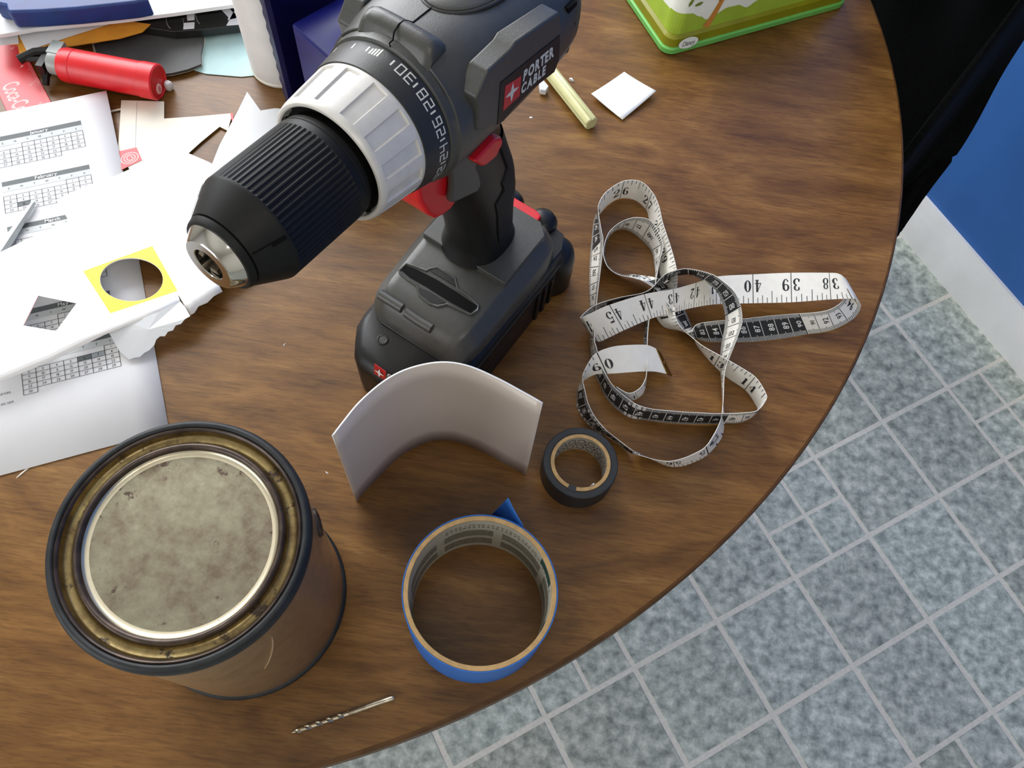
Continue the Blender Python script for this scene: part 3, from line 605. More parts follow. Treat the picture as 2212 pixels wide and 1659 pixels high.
# ------------------------------------------------------------------ blue masking tape roll
BC = Vector((-1.035,84.458,0)); BH = 50.97; BR_ = 39.85
bt = thing('masking_tape_roll', 'nearly empty roll of blue masking tape with one end peeled loose', 'tape roll', BC)
def tubewall(r0, r1, z0, z1, c, n=128, e=.25): return lathe_rings([(r0,z0),(r0,z1-e),(r0+e,z1),(r1-e,z1),(r1,z1-e),(r1,z0),(r0,z0)], c, n)
mb = MB(); mb.grid(tubewall(36.6, 39.2, .3, BH-.1, BC), cv=True); build('cardboard_core', mb, M['cardboard'], bt, smooth=30)
mb = MB(); mb.grid(tubewall(39.2, BR_, .1, BH, BC, e=.1), cv=True); wound = build('wound_tape', mb, M['bluetape'], bt, smooth=30)
mb = MB(); mb.grid(lathe_rings([(36.5,.4),(36.5,BH-.5)], BC, 128), cv=True); lin = build('core_liner', mb, M['liner'], bt, smooth=30, label='greyish printed lining inside the core')
def cyl(c, r, a0, a1, z0, z1, n=10):
    return [[c+Vector((r*math.cos(math.radians(lerp(a0,a1,k/n))), r*math.sin(math.radians(lerp(a0,a1,k/n))), z)) for k in range(n+1)] for z in (z0, z1)]
mb = MB()
for a in range(-20, 340, 52):                               # lines of small print as grey blocks, two rows
    for z0, z1 in ((6,17),(22,33)): mb.grid(cyl(BC, 36.42, a+2, a+46, z0, z1))
for a in range(10, 130, 4): mb.grid(cyl(BC, 36.42, a, a+random.uniform(1.2,3), 38, 40, 2)); mb.grid(cyl(BC, 36.42, a, a+random.uniform(1.2,3), 42, 43.6, 2))
build('liner_print', mb, M['linerprint'], lin, smooth=0)
mb = MB(); mb.grid(cyl(BC, 36.4, 14, 36, 40, 49)); mb.grid(cyl(BC, 36.4, -28, -14, 36, 46)); build('liner_logo_block', mb, M['teal'], lin, smooth=0)
mb = MB(); A = catmull([at(1131,1137,50.6), at(1118,1114,50.8), at(1107,1094,51), at(1098,1075,51)], 5)      # the loose end leaves the roll, leans out and is torn on a slant
B = catmull([at(1105,1150,20), at(1088,1136,20), at(1074,1120,21), at(1062,1111,22)], 5)
mb.grid([[a_.lerp(b_, k/4) for k in range(5)] for a_, b_ in zip(A, B)]); build('loose_end', mb, M['bluetape'], wound, smooth=60, solid=.25)
# ------------------------------------------------------------------ black electrical tape roll
EC = Vector((46.9,173.48,0))
et = thing('electrical_tape_roll', 'small roll of black electrical tape beside the measuring tape', 'tape roll', EC)
mb = MB(); mb.grid(tubewall(17.9, 22.35, .1, 19.2, EC, e=.5), cv=True); build('wound_tape', mb, M['etape'], et, smooth=40)
mb = MB(); mb.grid(tubewall(15.6, 17.9, .2, 19.3, EC, e=.2), cv=True); core = build('cardboard_core', mb, M['cardboard'], et, smooth=30)
mb = MB(); mb.grid(lathe_rings([(15.56,.4),(15.56,18.9)], EC, 96), cv=True); build('core_liner', mb, M['liner'], et, smooth=60)
mb = MB()
for k in range(16):                                         # rings and marks printed round the inside
    a0 = k*22.5
    for z0 in (5.2, 13.2):
        ps = [EC+Vector((15.5*math.cos(math.radians(a0+dx)), 15.5*math.sin(math.radians(a0+dx)), z0+dz)) for dx, dz in [(9.5*math.cos(t*.5), 3.2*math.sin(t*.5)) for t in range(13)]]
        qs = [EC+Vector((15.5*math.cos(math.radians(a0+dx)), 15.5*math.sin(math.radians(a0+dx)), z0+dz)) for dx, dz in [(7.3*math.cos(t*.5), 2.4*math.sin(t*.5)) for t in range(13)]]
        mb.grid([ps, qs])
    mb.grid(cyl(EC, 15.5, a0+9, a0+14, 8.4, 10.6, 2))
build('core_print', mb, M['swirl'], core, smooth=0)
mb = MB(); a = [math.radians(k) for k in (250,258,266)]
mb.prism([EC+Vector((r*math.cos(x), r*math.sin(x), 19.3)) for r, x in [(15.4,a[0]),(15.4,a[1]),(15.4,a[2]),(19,a[2]),(19,a[0])]], (0,0,.2)); build('tape_stub', mb, M['etape'], core, smooth=0)
mb = MB(); mb.prism([at(x, y, 19.5) for x, y in ((1283,1043),(1272,1052),(1276,1049))]+[at(1284,1046,19.5)], (0,0,.15)); build('paper_fleck', mb, M['paper'], core, smooth=0)
# ------------------------------------------------------------------ bent white card standing on its edge
bot = [at(x, y, 0) for x, y in ((770,1083),(804,1045),(858,991),(907,961),(950.5,950.5),(994,956),(1048,978),(1102,1007.5),(1136,1026))]
top_ = [at(x, y, 91.5) for x, y in ((718.4,942),(739,915),(777,869),(831,823),(885,796),(950.5,783),(1010,790.5),(1075,818),(1130,847.5),(1172,871))]
def resample(P, n):
    P = catmull(P, 12); d = [0]
    for a, b in zip(P, P[1:]): d.append(d[-1]+(b-a).length)
    out = []
    for k in range(n+1):
        t = d[-1]*k/n; i = max(j for j in range(len(d)) if d[j] <= t+1e-6); i = min(i, len(P)-2)
        out.append(P[i].lerp(P[i+1], (t-d[i])/max(d[i+1]-d[i],1e-6)))
    return out
bb, tt = resample(bot, 40), resample(top_, 40)
mb = MB(); mb.grid([[lerp(b, t, k/6) for k in range(7)] for b, t in zip(bb, tt)])
mb.v = [(x, y, z+.4) for x, y, z in mb.v]
cardo = tag(build('bent_card', mb, [M['foam'], M['gloss']], None, Vector((-35,165,0)), smooth=60, solid=.9, rim=1), 'rectangle of white flexible plastic bent into an arch and standing on edge', 'card')  # whiter rim material paints the window light catching the card's edge
# ------------------------------------------------------------------ measuring tape
TP = [tuple(map(float, r.split(','))) for r in '0.2,64.4,227,18,70,230.1,0.5;1.6,72.3,223.8,18,77.3,227.6,0.5;3.2,78.4,227.5,17.8,83.5,232.1,0.5;4.8,81.7,233.4,17.8,85.8,238.7,0.5;6,83,240.9,17.2,85.7,248.4,0.5;7.6,82.2,261.9,17,83,270.3,0.5;9.6,82.4,278.2,16.8,83.7,287.2,0.5;11.4,84.1,297.3,16.5,85.8,306.5,0.5;12.8,85.8,315.2,17,87.6,323.3,0.5;13.6,86.9,327.2,17.8,86.7,333.7,0.5;15,88.3,340.4,17.8,83.9,345.5,0.5;16,79.8,356.7,18.5,76.4,354.3,0.5;17,70,358.4,19,68.7,359.8,0.5;18,61.7,355.6,18.2,62,361.1,0.5;19,55.1,349.9,17.5,56,357,0.5;20,50.3,341.3,17.5,52.1,348.7,0.5;21.2,48.5,327.6,16.5,51.5,336.7,0.5;22.4,51.9,317,16.3,54.9,327,0.8;23.6,58.1,312.1,16,60.6,322.8,1;24.6,64.3,310.2,16.8,66.7,321.1,2;25.3,69.2,309.4,17.5,73.8,321.3,4;26,77.7,308,16.8,89.3,318.7,7;27,86.9,299.8,20,98.1,310.5,10;28,93.5,290.8,18.5,104.1,302,8;29,99.3,285.1,14.2,109.3,296.6,4;30,105.9,277.5,13.5,114.2,288.5,1;30.7,109.5,273.6,14.5,117.3,282.7,0.5;31.2,114.9,268.2,16.2,117,277.9,0.5;31.8,119.2,264.7,17.2,120.5,272.2,0.5;33,128.7,259.2,18.8,130.3,261.5,0.5;34.3,141,253.3,19,139.2,254,0.5;35.6,151.8,247,19,151.2,246.8,0.5;36.8,158,237.3,19,157.6,237.8,0.5;37.4,158.3,232.3,19,159.1,233.5,0.5;38,153.2,224.6,18.5,155.8,228.1,0.5;39,145,221.4,18.8,148.3,223.2,0.5;40,135.7,219.5,18.8,137.4,220.8,0.5;41,125.4,217.7,19,127.1,218.7,0.5;42,116.3,216.8,19,117.4,217.2,0.5;43,106.3,215.8,19,107.8,216.1,0.5;44,97.2,215.3,19,97.9,215.5,0.5;45,88.1,214.8,19,88.9,215.4,0.5;46,78.3,216.2,19,78.3,215.4,0.5;47,70,220.9,19,69.3,219.5,0.5;48,62.5,226.6,19,61.7,226.3,0.5;49,57.6,233.3,19,56.5,235,0.5;50.5,53.1,241.3,18.5,51.5,245.7,0.5;52,49.9,252.2,18.2,48.4,257.3,0.5;53,48,260.6,16.8,46.9,269.4,0.5;55,47.3,285,17,44.7,292.6,0.5;57,47.5,303,17.2,42.9,309.5,0.5;58.5,48,321.8,15.8,41.6,330.1,0.5;60,47.4,336.3,18,41.4,336,0.5;61,45.9,343.4,17.2,41.4,349.5,0.5;62,44.5,351.2,15.8,41.4,361.1,0.5;63,42.8,359.3,15.5,42.6,370.2,0.5;64,42,365.9,18,44.9,371.2,0.5;65,46.4,377.1,18.5,49.7,379.7,0.5;66,57.7,388.3,19,58,387.7,0.5;67.3,69.8,390.1,19,69.1,388.5,0.5;68.6,78.8,381.7,19,78,381.3,0.5;69.8,83.9,371.1,18.5,80.8,373.1,0.5;71.1,86.8,358.4,19,84,362.1,1;72.4,90,347,20,86.9,349.8,2;73.7,93.8,334.6,20.8,89.1,336.7,3;74.9,96.9,322.1,21.8,89.9,325.5,5;76.2,98.5,314.1,21.2,91.3,319.4,5;77.5,98.9,304,20,90.6,308.2,4;78.7,99,288.9,16.8,89.1,294.1,2;79.8,101.3,279.8,17.5,95.4,285.4,1;80.8,106.5,274.7,16.2,105.1,284.3,0.5;81.6,115.8,280.5,0.5,109.3,274.4,16.8;82.3,121,279.2,0.5,113.1,280,17.2;83,127.8,279.2,0.5,118.7,283.6,16;84.5,141.8,281.2,0.5,132.6,288.3,15;86,155.8,283.8,0.5,146.4,292.5,13.8;88,174.6,289.2,0.5,165,298.1,13.5;90,193.7,295.8,0.8,182.7,302.1,14.3;91,202.8,298.3,1,191.9,304.1,14.8;92,212.2,302.4,1.5,201,306.9,15.5;93,221.6,308.9,2.5,208.4,312.3,14.8;93.6,226.9,314.4,4,213,318.6,15.5;94.2,227.7,318.8,9,215.1,331.2,17;94.8,222.3,319.5,15,211.3,331.7,21;95.3,217.2,318,17,207.5,333.1,22;96.5,204,315.8,16,201.5,333.5,21;99.1,177.5,310.3,14,175.9,331.1,18;101.6,152.5,306.6,12,150.9,326.9,16;104.1,128.1,301.8,12,125.6,320.1,17;106.7,112,295.7,13,111.4,310.8,20;109.2,99.4,289.4,14,96,301.4,23;111.8,84.2,281.5,15,76.5,293.3,24;114.3,66.9,269.8,15,54.8,281,25;115.5,58.4,264.9,12,46.5,275.7,24;116.5,51.5,262.1,9,40,271.9,22;117.3,46.3,269.2,5,37.5,271.3,20;118.2,45.3,279.4,3,40.6,276.9,19;119.2,51.1,287.3,2,47.3,283.9,19;121,64,297.9,2,61.4,291.4,19;123,79.1,305.4,3,76,297.2,19.2;124,86.4,309.9,5,82.4,301.6,21;125,90.4,312.5,10,88.2,307.8,27.8;125.6,97.4,317.7,14,94.8,310.4,31;126,107.5,320.5,15,103.3,313,31.5;127,117.2,316.4,16,117.7,310.1,33.5;128,125.6,309.4,17,125.9,304.5,34.8;129,130.1,300.3,17,133.3,297.2,35;130,133,291.5,15,137.6,288.8,32.8;131,133.2,283.3,13,139.5,279.3,30;132,132.9,276,9,138.4,272,26.2;133,133.1,268.7,5,136.4,264.4,22.8;134,133.8,263.6,2,134.6,257.9,19.5;135,134.4,258.1,1,132.7,250.4,17.8;136,135.4,250.2,0.5,132.2,242.4,17;137,136.2,239.8,0.5,132.1,231.6,16.8;138.2,137.5,226.3,0.5,131.4,219.5,16.8;138.7,137.7,220.5,0.5,130.3,213.7,16;139.2,135.8,209.8,0.5,127.2,205.8,16.5;139.7,127.8,198.1,0.5,121.5,195.5,17.8;140.6,121.1,192.7,0.5,114.6,189.9,17.5;141.6,112.5,188,0.5,107,185.3,18;142.6,103.9,186.3,0.5,99.5,182.6,18;143.6,94.6,188.6,0.5,91.3,182.5,17.8;144.5,85,191.8,1,81.7,184,17.5;145.2,77.1,188.9,13,78.2,191.2,2;146,66.5,194.9,14,65.3,199.8,1;147,59.7,197.5,18.2,57.8,202.5,0.5;148,52.8,204.6,18.2,49.6,208.1,0.5;149,48,213,18,43.3,216.8,0.5;150,44.8,221.6,19.5,42.3,227.1,2;150.7,43.3,227.1,19,42.7,231.1,5;151.3,42.8,230.8,22,45.9,233.2,10;151.9,46,239.6,24,51.6,236.2,13;152.4,49.7,245.2,25,58.4,236.1,16;153.2,59.6,251.1,25,66.4,237.4,17;154.2,72.4,255.5,23,78.4,240.8,16;155,82.2,258.4,20,88.5,244,13;155.6,88.3,258.3,17,97.6,245.7,9'.split(';')]
RD = [r[0] for r in TP]; TT = [Vector(r[1:4]) for r in TP]; NN = [Vector(r[4:7]) for r in TP]
def cm1(P, i, t):
    p0, p1, p2, p3 = P[max(i-1,0)], P[i], P[i+1], P[min(i+2,len(P)-1)]
    return .5*((2*p1)+(p2-p0)*t+(2*p0-5*p1+4*p2-p3)*t*t+(3*p1-p0-3*p2+p3)*t**3)
def ribbon(r):
    i = 0
    while i < len(RD)-2 and RD[i+1] < r: i += 1
    t = (r-RD[i])/(RD[i+1]-RD[i]); return cm1(TT, i, t), cm1(NN, i, t)
def frame(r):
    a, b = ribbon(r); a1, b1 = ribbon(r+.06); a0, b0 = ribbon(r-.06)
    return a, b, ((a1-a0)+(b1-b0)), (a1-a0), (b1-b0)
def rib(r, v, lift):                                        # v from 0 at the plain edge to 1 at the ticked edge; lift along the inch face
    a, b, tm, ta, tb_ = frame(r); tg_ = tb_.lerp(ta, v)
    n = tg_.cross(a-b)
    if n.length < 1e-6: n = tm.cross(a-b)
    return b.lerp(a, v)+n.normalized()*lift
tape = thing('measuring_tape', 'tangled soft measuring tape, white with black inch and centimetre numbers', 'measuring tape', Vector((90,250,0)))
mb = MB(); rows = []
R0, R1 = .2, 155.6; NR = 900
for k in range(NR+1):
    r = lerp(R0+.02, R1-.02, k/NR); rows.append([rib(r, v, h) for v, h in ((0,.16),(.5,.16),(1,.16),(1,-.16),(.5,-.16),(0,-.16))])
mb.loft(rows); band = build('tape_band', mb, M['tapewhite'], tape, smooth=60)
IM, CMK, CBK, CWH = MB(), MB(), MB(), MB()
def q4(mb_, r0, r1, v0, v1, lift, n=1):
    rs = [lerp(r0, r1, k/n) for k in range(n+1)]
    mb_.grid([[rib(r, v0, lift) for r in rs], [rib(r, (v0+v1)/2, lift) for r in rs], [rib(r, v1, lift) for r in rs]])
for e in range(5, 489):
    r = e*2.54/8
    if r > R1-.3: break
    if e % 8 == 0:
        if e <= 480: q4(IM, r-.025, r+.025, 0.0, 1., .26)
    elif e < 480: q4(IM, r-.02, r+.02, {4:.6,2:.74,6:.74}.get(e % 8, .82), 1., .26)
for n in range(1, 61):
    r = n*2.54; s = str(n); W_ = 18.5
    for ch, x0 in ([(s[0], -5.7), (s[1], 1.2)] if len(s) == 2 else [(s, -5.7)]):
        strokes(IM, SERIF[ch], lambda x, y: rib(min(R1-.1, r+(x0+x*7.6)/10), .2+y*.42, .26))
for n in range(1, 156):
    blk = ((n-1)//10) % 2 == 0 and n > 20
    dec = (n-1)//10; blk = dec % 2 == 0
    if blk:
        q4(CBK, n-1, n, .2, .74, -.22, 4)
        q4(CMK, n-1, n, .74, 1., -.2, 3); q4(CMK, n-1, n, 0, .2, -.2, 3)
    tk = CWH if blk else CBK; lf = -.28
    for m in range(10):
        r = n-1+m/10
        if r < R0+.1: continue
        full = m == 0; ln = .2 if not full else .5
        if full: q4(tk, r-.02, r+.02, 0, 1, lf)
        else:
            q4(tk, r-.017, r+.017, .8 if m != 5 else .74, 1, lf); q4(tk, r-.017, r+.017, 0, .16 if m != 5 else .22, lf)
    text(tk, str(n), 4.0 if n < 100 else 3.6, lambda x, y: rib(max(R0+.1, n-.36-y/10), .47-x/18.5, -.3), .012)
build('inch_marking', IM, M['ink'], tape, smooth=0, kind='stuff'); build('black_centimetre_blocks', CBK, M['ink'], tape, smooth=0, kind='stuff')
build('tick_ground', CMK, M['ink'], tape, smooth=0, kind='stuff'); build('white_centimetre_marking', CWH, M['printwhite'], tape, smooth=0, kind='stuff')
Z5 = lambda x, y, z: at(1230+.13562*x, 720+.13562*y, z)
mb = MB(); q = [Z5(1380,246,17.4), Z5(1552,650,9.3), Z5(1634,684,3.), Z5(1452,322,10.)]; nn = (q[1]-q[0]).cross(q[3]-q[0]).normalized()
mb.prism([p-nn*.5 for p in q], nn*1.0); mt = build('metal_tip', mb, M['brass'], tape, smooth=30, bevel=.2)
rc = sum(q, Vector())/4+nn*.55; uu = (q[1]-q[0]).normalized(); ww = nn.cross(uu)
mb = MB(); mb.loft([[rc+nn*h+uu*r*math.cos(k*.524)+ww*r*math.sin(k*.524) for k in range(12)] for r, h in ((1.5,-.2),(1.4,.4),(.8,.8))]); build('rivet', mb, M['brass'], mt)
mb = MB(); a, b = ribbon(.25); a1, b1 = ribbon(.9); da = (a-a1).normalized(); q = [a+da*.5, b+da*.5, b+da*6.5, a+da*6.5]; nn = (q[1]-q[0]).cross(q[3]-q[0]).normalized()
mb.prism([p-nn*.5 for p in q], nn); build('metal_tip', mb, M['brass'], tape, smooth=30, bevel=.2)
# ------------------------------------------------------------------ drill bit: twisted flutes and a plain shank
p0, p1 = at(630,1583,1.45), at(852,1507,1.45); L_ = (p1-p0).length; ax = (p1-p0).normalized(); w = Vector((-ax.y, ax.x, 0)); z_ = Vector((0,0,1))
mb = MB(); rows = []; NT = 90
for i in range(NT+1):
    s = i/NT*.56; tw = s*L_*.55; r0 = 1.4*min(1, .08+s*14); rows.append([])
    for k in range(16):
        a = 2*math.pi*k/16; rr = r0*(1-.5*max(0, math.cos(2*a))**1.5); rows[-1].append(p0+ax*s*L_+(w*math.cos(a+tw)+z_*math.sin(a+tw))*rr)
mb.loft(rows); bitr = thing('drill_bit', 'slim steel twist drill bit lying near the table edge', 'drill bit', p0*.5+p1*.5-Vector((0,0,1.45))); build('flutes', mb, M['steel'], bitr, smooth=40)
mb = MB(); mb.loft([[p0+ax*s*L_+(w*math.cos(k*.393)+z_*math.sin(k*.393))*r for k in range(16)] for s, r in ((.55,1.2),(.57,1.4),(.97,1.42),(.985,1.35),(1,1.0))]); build('shank', mb, M['steel'], bitr, smooth=40)
# ------------------------------------------------------------------ glue stick, small white square, crumbs
g0, g1 = at(1278,268,5.5), at(1183,148,5.5); ax = (g1-g0).normalized(); w = Vector((-ax.y, ax.x, 0))
def gs(p, r): return [p+(w*math.cos(2*math.pi*k/48)+z_*math.sin(2*math.pi*k/48))*r*(1-.16*max(0,math.cos(4*(2*math.pi*k/48)))**6) for k in range(48)]
mb = MB(); mb.loft([gs(g0,4.8), gs(g0+ax*.8,5.5), gs(g1-ax*.8,5.5), gs(g1,4.8)]); tag(build('glue_stick', mb, M['glue'], None, (g0+g1)/2-Vector((0,0,5.5)), smooth=40), 'pale yellow hot glue stick lying behind the drill', 'glue stick')
q = [at(1277,204,4), at(1344,260,.8), at(1417,198,4.5), at(1348,157,1)]
mb = MB(); P = quadmap(q); mb.grid([[P(u/8, v/8)+Vector((0,0,2.2*((u/8-.5)**2+(v/8-.5)**2)-.3)) for u in range(9)] for v in range(9)])
mb.v = [(x, y, max(.2, z)) for x, y, z in mb.v]; tag(build('paper_square', mb, M['gloss'], None, Vector((54,489,0)), smooth=60, solid=.35), 'small white card square with curled corners beside the glue stick', 'paper')
q = [at(x, y, 1) for x, y in ((1163,188),(1172,182),(1184,196),(1178,206),(1166,204))]
mb = MB(); mb.prism(q, (0,0,5)); tag(build('cut_off_piece', mb, M['vellum'], None, at(1172,196,0), smooth=30, bevel=.6), 'greyish scrap of plastic under the back of the drill', 'scrap')
def crumb(px, py, l, wd, h, ang, m, lab):
    c = at(px, py, h); mb = MB(); d = Vector((math.cos(ang), math.sin(ang), 0)); n_ = Vector((-d.y, d.x, 0))
    mb.loft([[c+d*l*s-Vector((0,0,h*.98))+n_*x*k+Vector((0,0,zz*k)) for x, zz in ((-wd,.05),(wd,.05),(wd*.6,h),(-wd*.6,h))] for s, k in ((-1,.5),(-.3,1),(.4,.9),(1,.4))])
    tag(build('crumb', mb, m, None, c-Vector((0,0,h)), smooth=40), lab, 'scrap')
crumb(1235,170,2.2,1.2,1.8,-.6,M['paper'],'white crumb beside the top of the glue stick')
crumb(706,1021,1.1,.35,.3,-.5,M['paper'],'tiny white fleck between the paint can and the bent card')
crumb(614,744,1.1,.3,.3,1.2,M['paper'],'tiny white sliver on bare wood left of the battery')
crumb(1147,253,1.2,.9,.5,.2,M['paper'],'tiny white speck right of the red direction switch')
crumb(49,1020,4.5,.5,.7,1.0,M['cream'],'short cream sliver poking out below the calendar sheet')
# ------------------------------------------------------------------ papers on the left
# calendar sheet: letter size, its own frame (x across from the right edge, y up from the bottom edge)
PB = at(365,929,1.); PT = at(235,206,4.); PE = (PT-PB); PE.z = 0; PE.normalize(); PX = Vector((PE.y, -PE.x, 0))
def pz(x, y): return .7+max(0,(y-185)/92)**1.4*6.5+max(0,(y-205)/72)*max(0,1-abs(x)/60)*1.5
def PG(x, y, h=0.): p = PB+PX*x+PE*y; return Vector((p.x, p.y, pz(x, y)+h))
cal = thing('calendar_sheet', 'printed half-year calendar sheet lying under the cut white card', 'paper', PG(-100,120)-Vector((0,0,.8)))
mb = MB(); ys = [0,60,120,180]+[185+9.2*k for k in range(0,11)]; mb.grid([[PG(-216*u/12, y) for u in range(13)] for y in ys]); build('sheet', mb, M['paper'], cal, smooth=60, solid=.2)
XR, XL = -21.3, -79.2; CW = (XR-XL)/7
def rect(mb_, x0, y0, x1, y1, h=.22, n=4): mb_.grid([[PG(lerp(x0,x1,k/n), y, h) for k in range(n+1)] for y in (y0, lerp(y0,y1,.5), y1)])
for name, yt, first, days, hot in (('January',256,2,31,{}),('February',217.3,5,28,{18:1}),('March',179.2,5,31,{}),('April',144.5,1,30,{}),('May',110,3,31,{}),('June',78.5,6,30,{6:1,7:0})):
    mb = MB(); rect(mb, XL, yt-3.9, XR, yt); build('month_bar', mb, M['inkgrey'], cal, smooth=0)
    mb = MB(); text(mb, name, 2.7, lambda x, y: PG((XL+XR)/2+x, yt-1.9+y, .4), .012, gap=.1); build('month_name', mb, M['printwhite'], cal, smooth=0)
    mb = MB(); rect(mb, XL, yt-8.6, XR, yt-3.9); build('weekday_bar', mb, M['inkpale'], cal, smooth=0)
    inkm = MB()
    for k, ch in enumerate('SMTWTFS'): text(inkm, ch, 1.6, lambda x, y: PG(XL+CW*(k+.5)+x, yt-6.3+y, .35))
    y0 = yt-8.9; rh = 3.5
    for d in range(1, days+1):
        r, c = divmod(first+d-1, 7); x0 = XL+c*CW; y1 = y0-r*rh
        if d in hot: mb = MB(); rect(mb, x0, y1-rh, x0+CW, y1, .24); build('shaded_day', mb, M['inkgrey' if hot[d] else 'inkmid'], cal, smooth=0)
        text(inkm, str(d), 1.75, lambda x, y: PG(x0+CW*.5+x, y1-rh*.5+y, .4))
        for k in range(2):
            rect(inkm, x0+k*CW-.17, y1-rh, x0+k*CW+.17, y1, .36, 1)
            rect(inkm, x0, y1-rh*k-.13, x0+CW, y1-rh*k+.13, .36, 1)
    build('day_grid', inkm, M['ink'], cal, smooth=0, kind='stuff')
inkm = MB()
text(inkm, 'sources', 2.2, lambda x, y: PG(-86.5+x, 53.6+y, .3), align='r'); text(inkm, '022 au set', 2.2, lambda x, y: PG(-85.2+x, 46.6+y, .3), align='r')
build('footer_lettering', inkm, M['inkgrey'], cal, smooth=0)
# big white card with a diamond and a round window, its lower flange folded down to the table
CZ_ = 15.
def cp_(pts, z=CZ_): return [(lambda p: (p.x, p.y))(at(x, y, z)) for x, y in pts]
out = [(-60,565),(0,545),(60,516),(149,477),(121,432),(180,404),(251,379),(310,352),(367,327),(400,328),(451,350),(520,390),(560,470),(520,560),(452,604),(385,638),(300,672),(200,712),(100,750),(0,788),(-60,812)]
circ = [(284+68*math.cos(t)+0*math.sin(t), 604+46.5*math.sin(t)) for t in [2*math.pi*k/40 for k in range(40)]]
k5 = lambda x, y: (.4038*x, 380+.4038*y)
diam = [k5(205,640), k5(410,680), k5(300,830), k5(125,800)]
card = thing('cut_white_card', 'large white card with a diamond hole and a yellow-edged round hole', 'card', at(250,600,0))
build('panel', plate_mesh([cp_(out), cp_(diam), cp_(circ)], CZ_-.8, .8), M['gloss'], card, smooth=0)
ysq = [k5(445,510), k5(815,375), k5(950,615), k5(590,735)]
build('yellow_print', plate_mesh([cp_(ysq), cp_([(284+68.4*math.cos(2*math.pi*k/40), 604+46.9*math.sin(2*math.pi*k/40)) for k in range(40)])], CZ_+.02, .08), M['yellow'], card, smooth=0, label='yellow printed square round the hole')
mb = MB(); mb.grid([[at(x, y, CZ_-.1) for x, y in circ+circ[:1]], [at(x, y, CZ_-.1)-Vector((0,0,.6)) for x, y in circ+circ[:1]]]); build('hole_edge', mb, M['yellow'], card, smooth=0)
mb = MB(); d_e = [at(*diam[3], CZ_-.05), at(*diam[0], CZ_-.05)]; mb.prism(d_e+[d_e[1]+Vector((.25,.1,0)), d_e[0]+Vector((.25,.1,0))], (0,0,.1)); build('red_edge', mb, M['badge'], card, smooth=0)
fold = [(-60,812),(0,788),(100,750),(200,712),(300,672),(385,638)]
low = [(-60,850),(0,826),(110,780),(226,723),(310,690),(392,659)]
mb = MB(); mb.grid([[at(x, y, CZ_-.4) for x, y in fold], [at(x, y, 12.6) for i, (x, y) in enumerate(low)]]); build('folded_flange', mb, M['gloss'], card, smooth=20, solid=.8)
mb = MB(); f2 = [(386,638),(403,629),(420,621),(436,612),(452,604),(462,598)]; l2 = [(411,681),(420,676),(429,662),(448,654),(462,640),(481,630)]
mb.grid([[at(x, y, CZ_-.4) for x, y in f2], [at(x, y, 11.5) for x, y in l2]]); build('torn_flange', mb, M['gloss'], card, smooth=20, solid=.8)
tear = [k5(578,830),k5(700,788),k5(850,728),k5(965,672),k5(990,700),k5(1018,750),k5(990,766),k5(968,792),k5(940,800),k5(925,826),k5(898,834),k5(882,858),k5(856,858),k5(836,876),k5(826,905),k5(800,932),k5(775,945),k5(750,968),k5(718,972),k5(690,982),k5(660,955),k5(640,938),k5(615,895)]
ft = [at(x, y, 6.2) for x, y in tear]; mb = MB(); mb.v = []
ct = sum(ft, Vector())/len(ft); mb.add([Vector((p.x, p.y, max(1.6, 6.5-.075*max(0,(y-700))))) if 0 else at(x, y, max(1.8, min(13.6, 13.6-.12*max(0, y-690)))) for p, (x, y) in zip(ft, tear)]+[at(320,712,11.4)], [(k, (k+1) % len(tear), len(tear)) for k in range(len(tear))])
build('torn_ply', mb, M['vellum'], card, smooth=0, solid=.3, label='torn inner ply hanging below the flange')
# cream cut-out and vellum scrap behind
kA = lambda x, y: (.28933*x, .28933*y)
cut = [kA(*p) for p in ((905,748),(1225,757),(1225,885),(1480,868),(1735,845),(1700,975),(1640,945),(1500,1060),(1395,1155),(1450,1330),(1250,1420),(1000,1320),(880,1120),(893,940))]
sc_ = thing('cream_card_scrap', 'cream card scrap with a pink logo block and a notched edge', 'card', at(*kA(1150,1000),0))
sheet('scrap_panel', cut, 1.4, .5, M['cream'], '', '', sc_)
mb = MB(); mb.prism([at(*kA(*p), 2.1) for p in ((888,1130),(1020,1100),(1060,1195),(908,1268))], (0,0,.1)); lg = build('logo_block', mb, M['rulerred'], sc_, smooth=0)
mb = MB(); c0_ = at(*kA(968,1180), 2.3); u_ = (at(*kA(1040,1150), 2.3)-at(*kA(900,1210), 2.3)).normalized(); v_ = Vector((-u_.y, u_.x, 0))
for k, (rx, ry) in enumerate(((5.6,4.4),(3.5,3),(1.5,1.8))):
    n = 28; mb.grid([[c0_+u_*(rx+dr)*math.cos(2*math.pi*i/n)+v_*(ry+dr)*math.sin(2*math.pi*i/n) for i in range(n+1)] for dr in (0,.8)])
build('logo_rings', mb, M['rulerprint'], lg, smooth=0)
mb = MB(); mb.tube([at(*kA(1022,760), 2.0), at(*kA(1012,1000), 2.0), at(*kA(1010,1100), 2.0)], .18, 5); build('crease', mb, M['inkpale'], sc_)
mb = MB(); mb.prism([at(*kA(*p), 2.1) for p in ((1718,845),(1738,842),(1745,900),(1732,905))], (0,0,.1)); build('red_corner', mb, M['red'], sc_, smooth=0)
sheet('pale_paper_scrap', [kA(*p) for p in ((1845,685),(1945,825),(2050,808),(2105,812),(2100,1100),(1800,1300),(1577,1238),(1640,1080),(1715,940),(1775,830))], 4.5, .3, M['vellum'], 'pale pointed paper scrap sticking out behind the chuck', 'paper')
mb = MB(); mb.tube([at(*kA(828,832), 1), at(*kA(1005,795), 1)], .75, 8); tag(build('thin_stick', mb, M['cream'], None, at(*kA(900,812), 0)), 'thin cream stick between the calendar sheet and the cream scrap', 'stick')
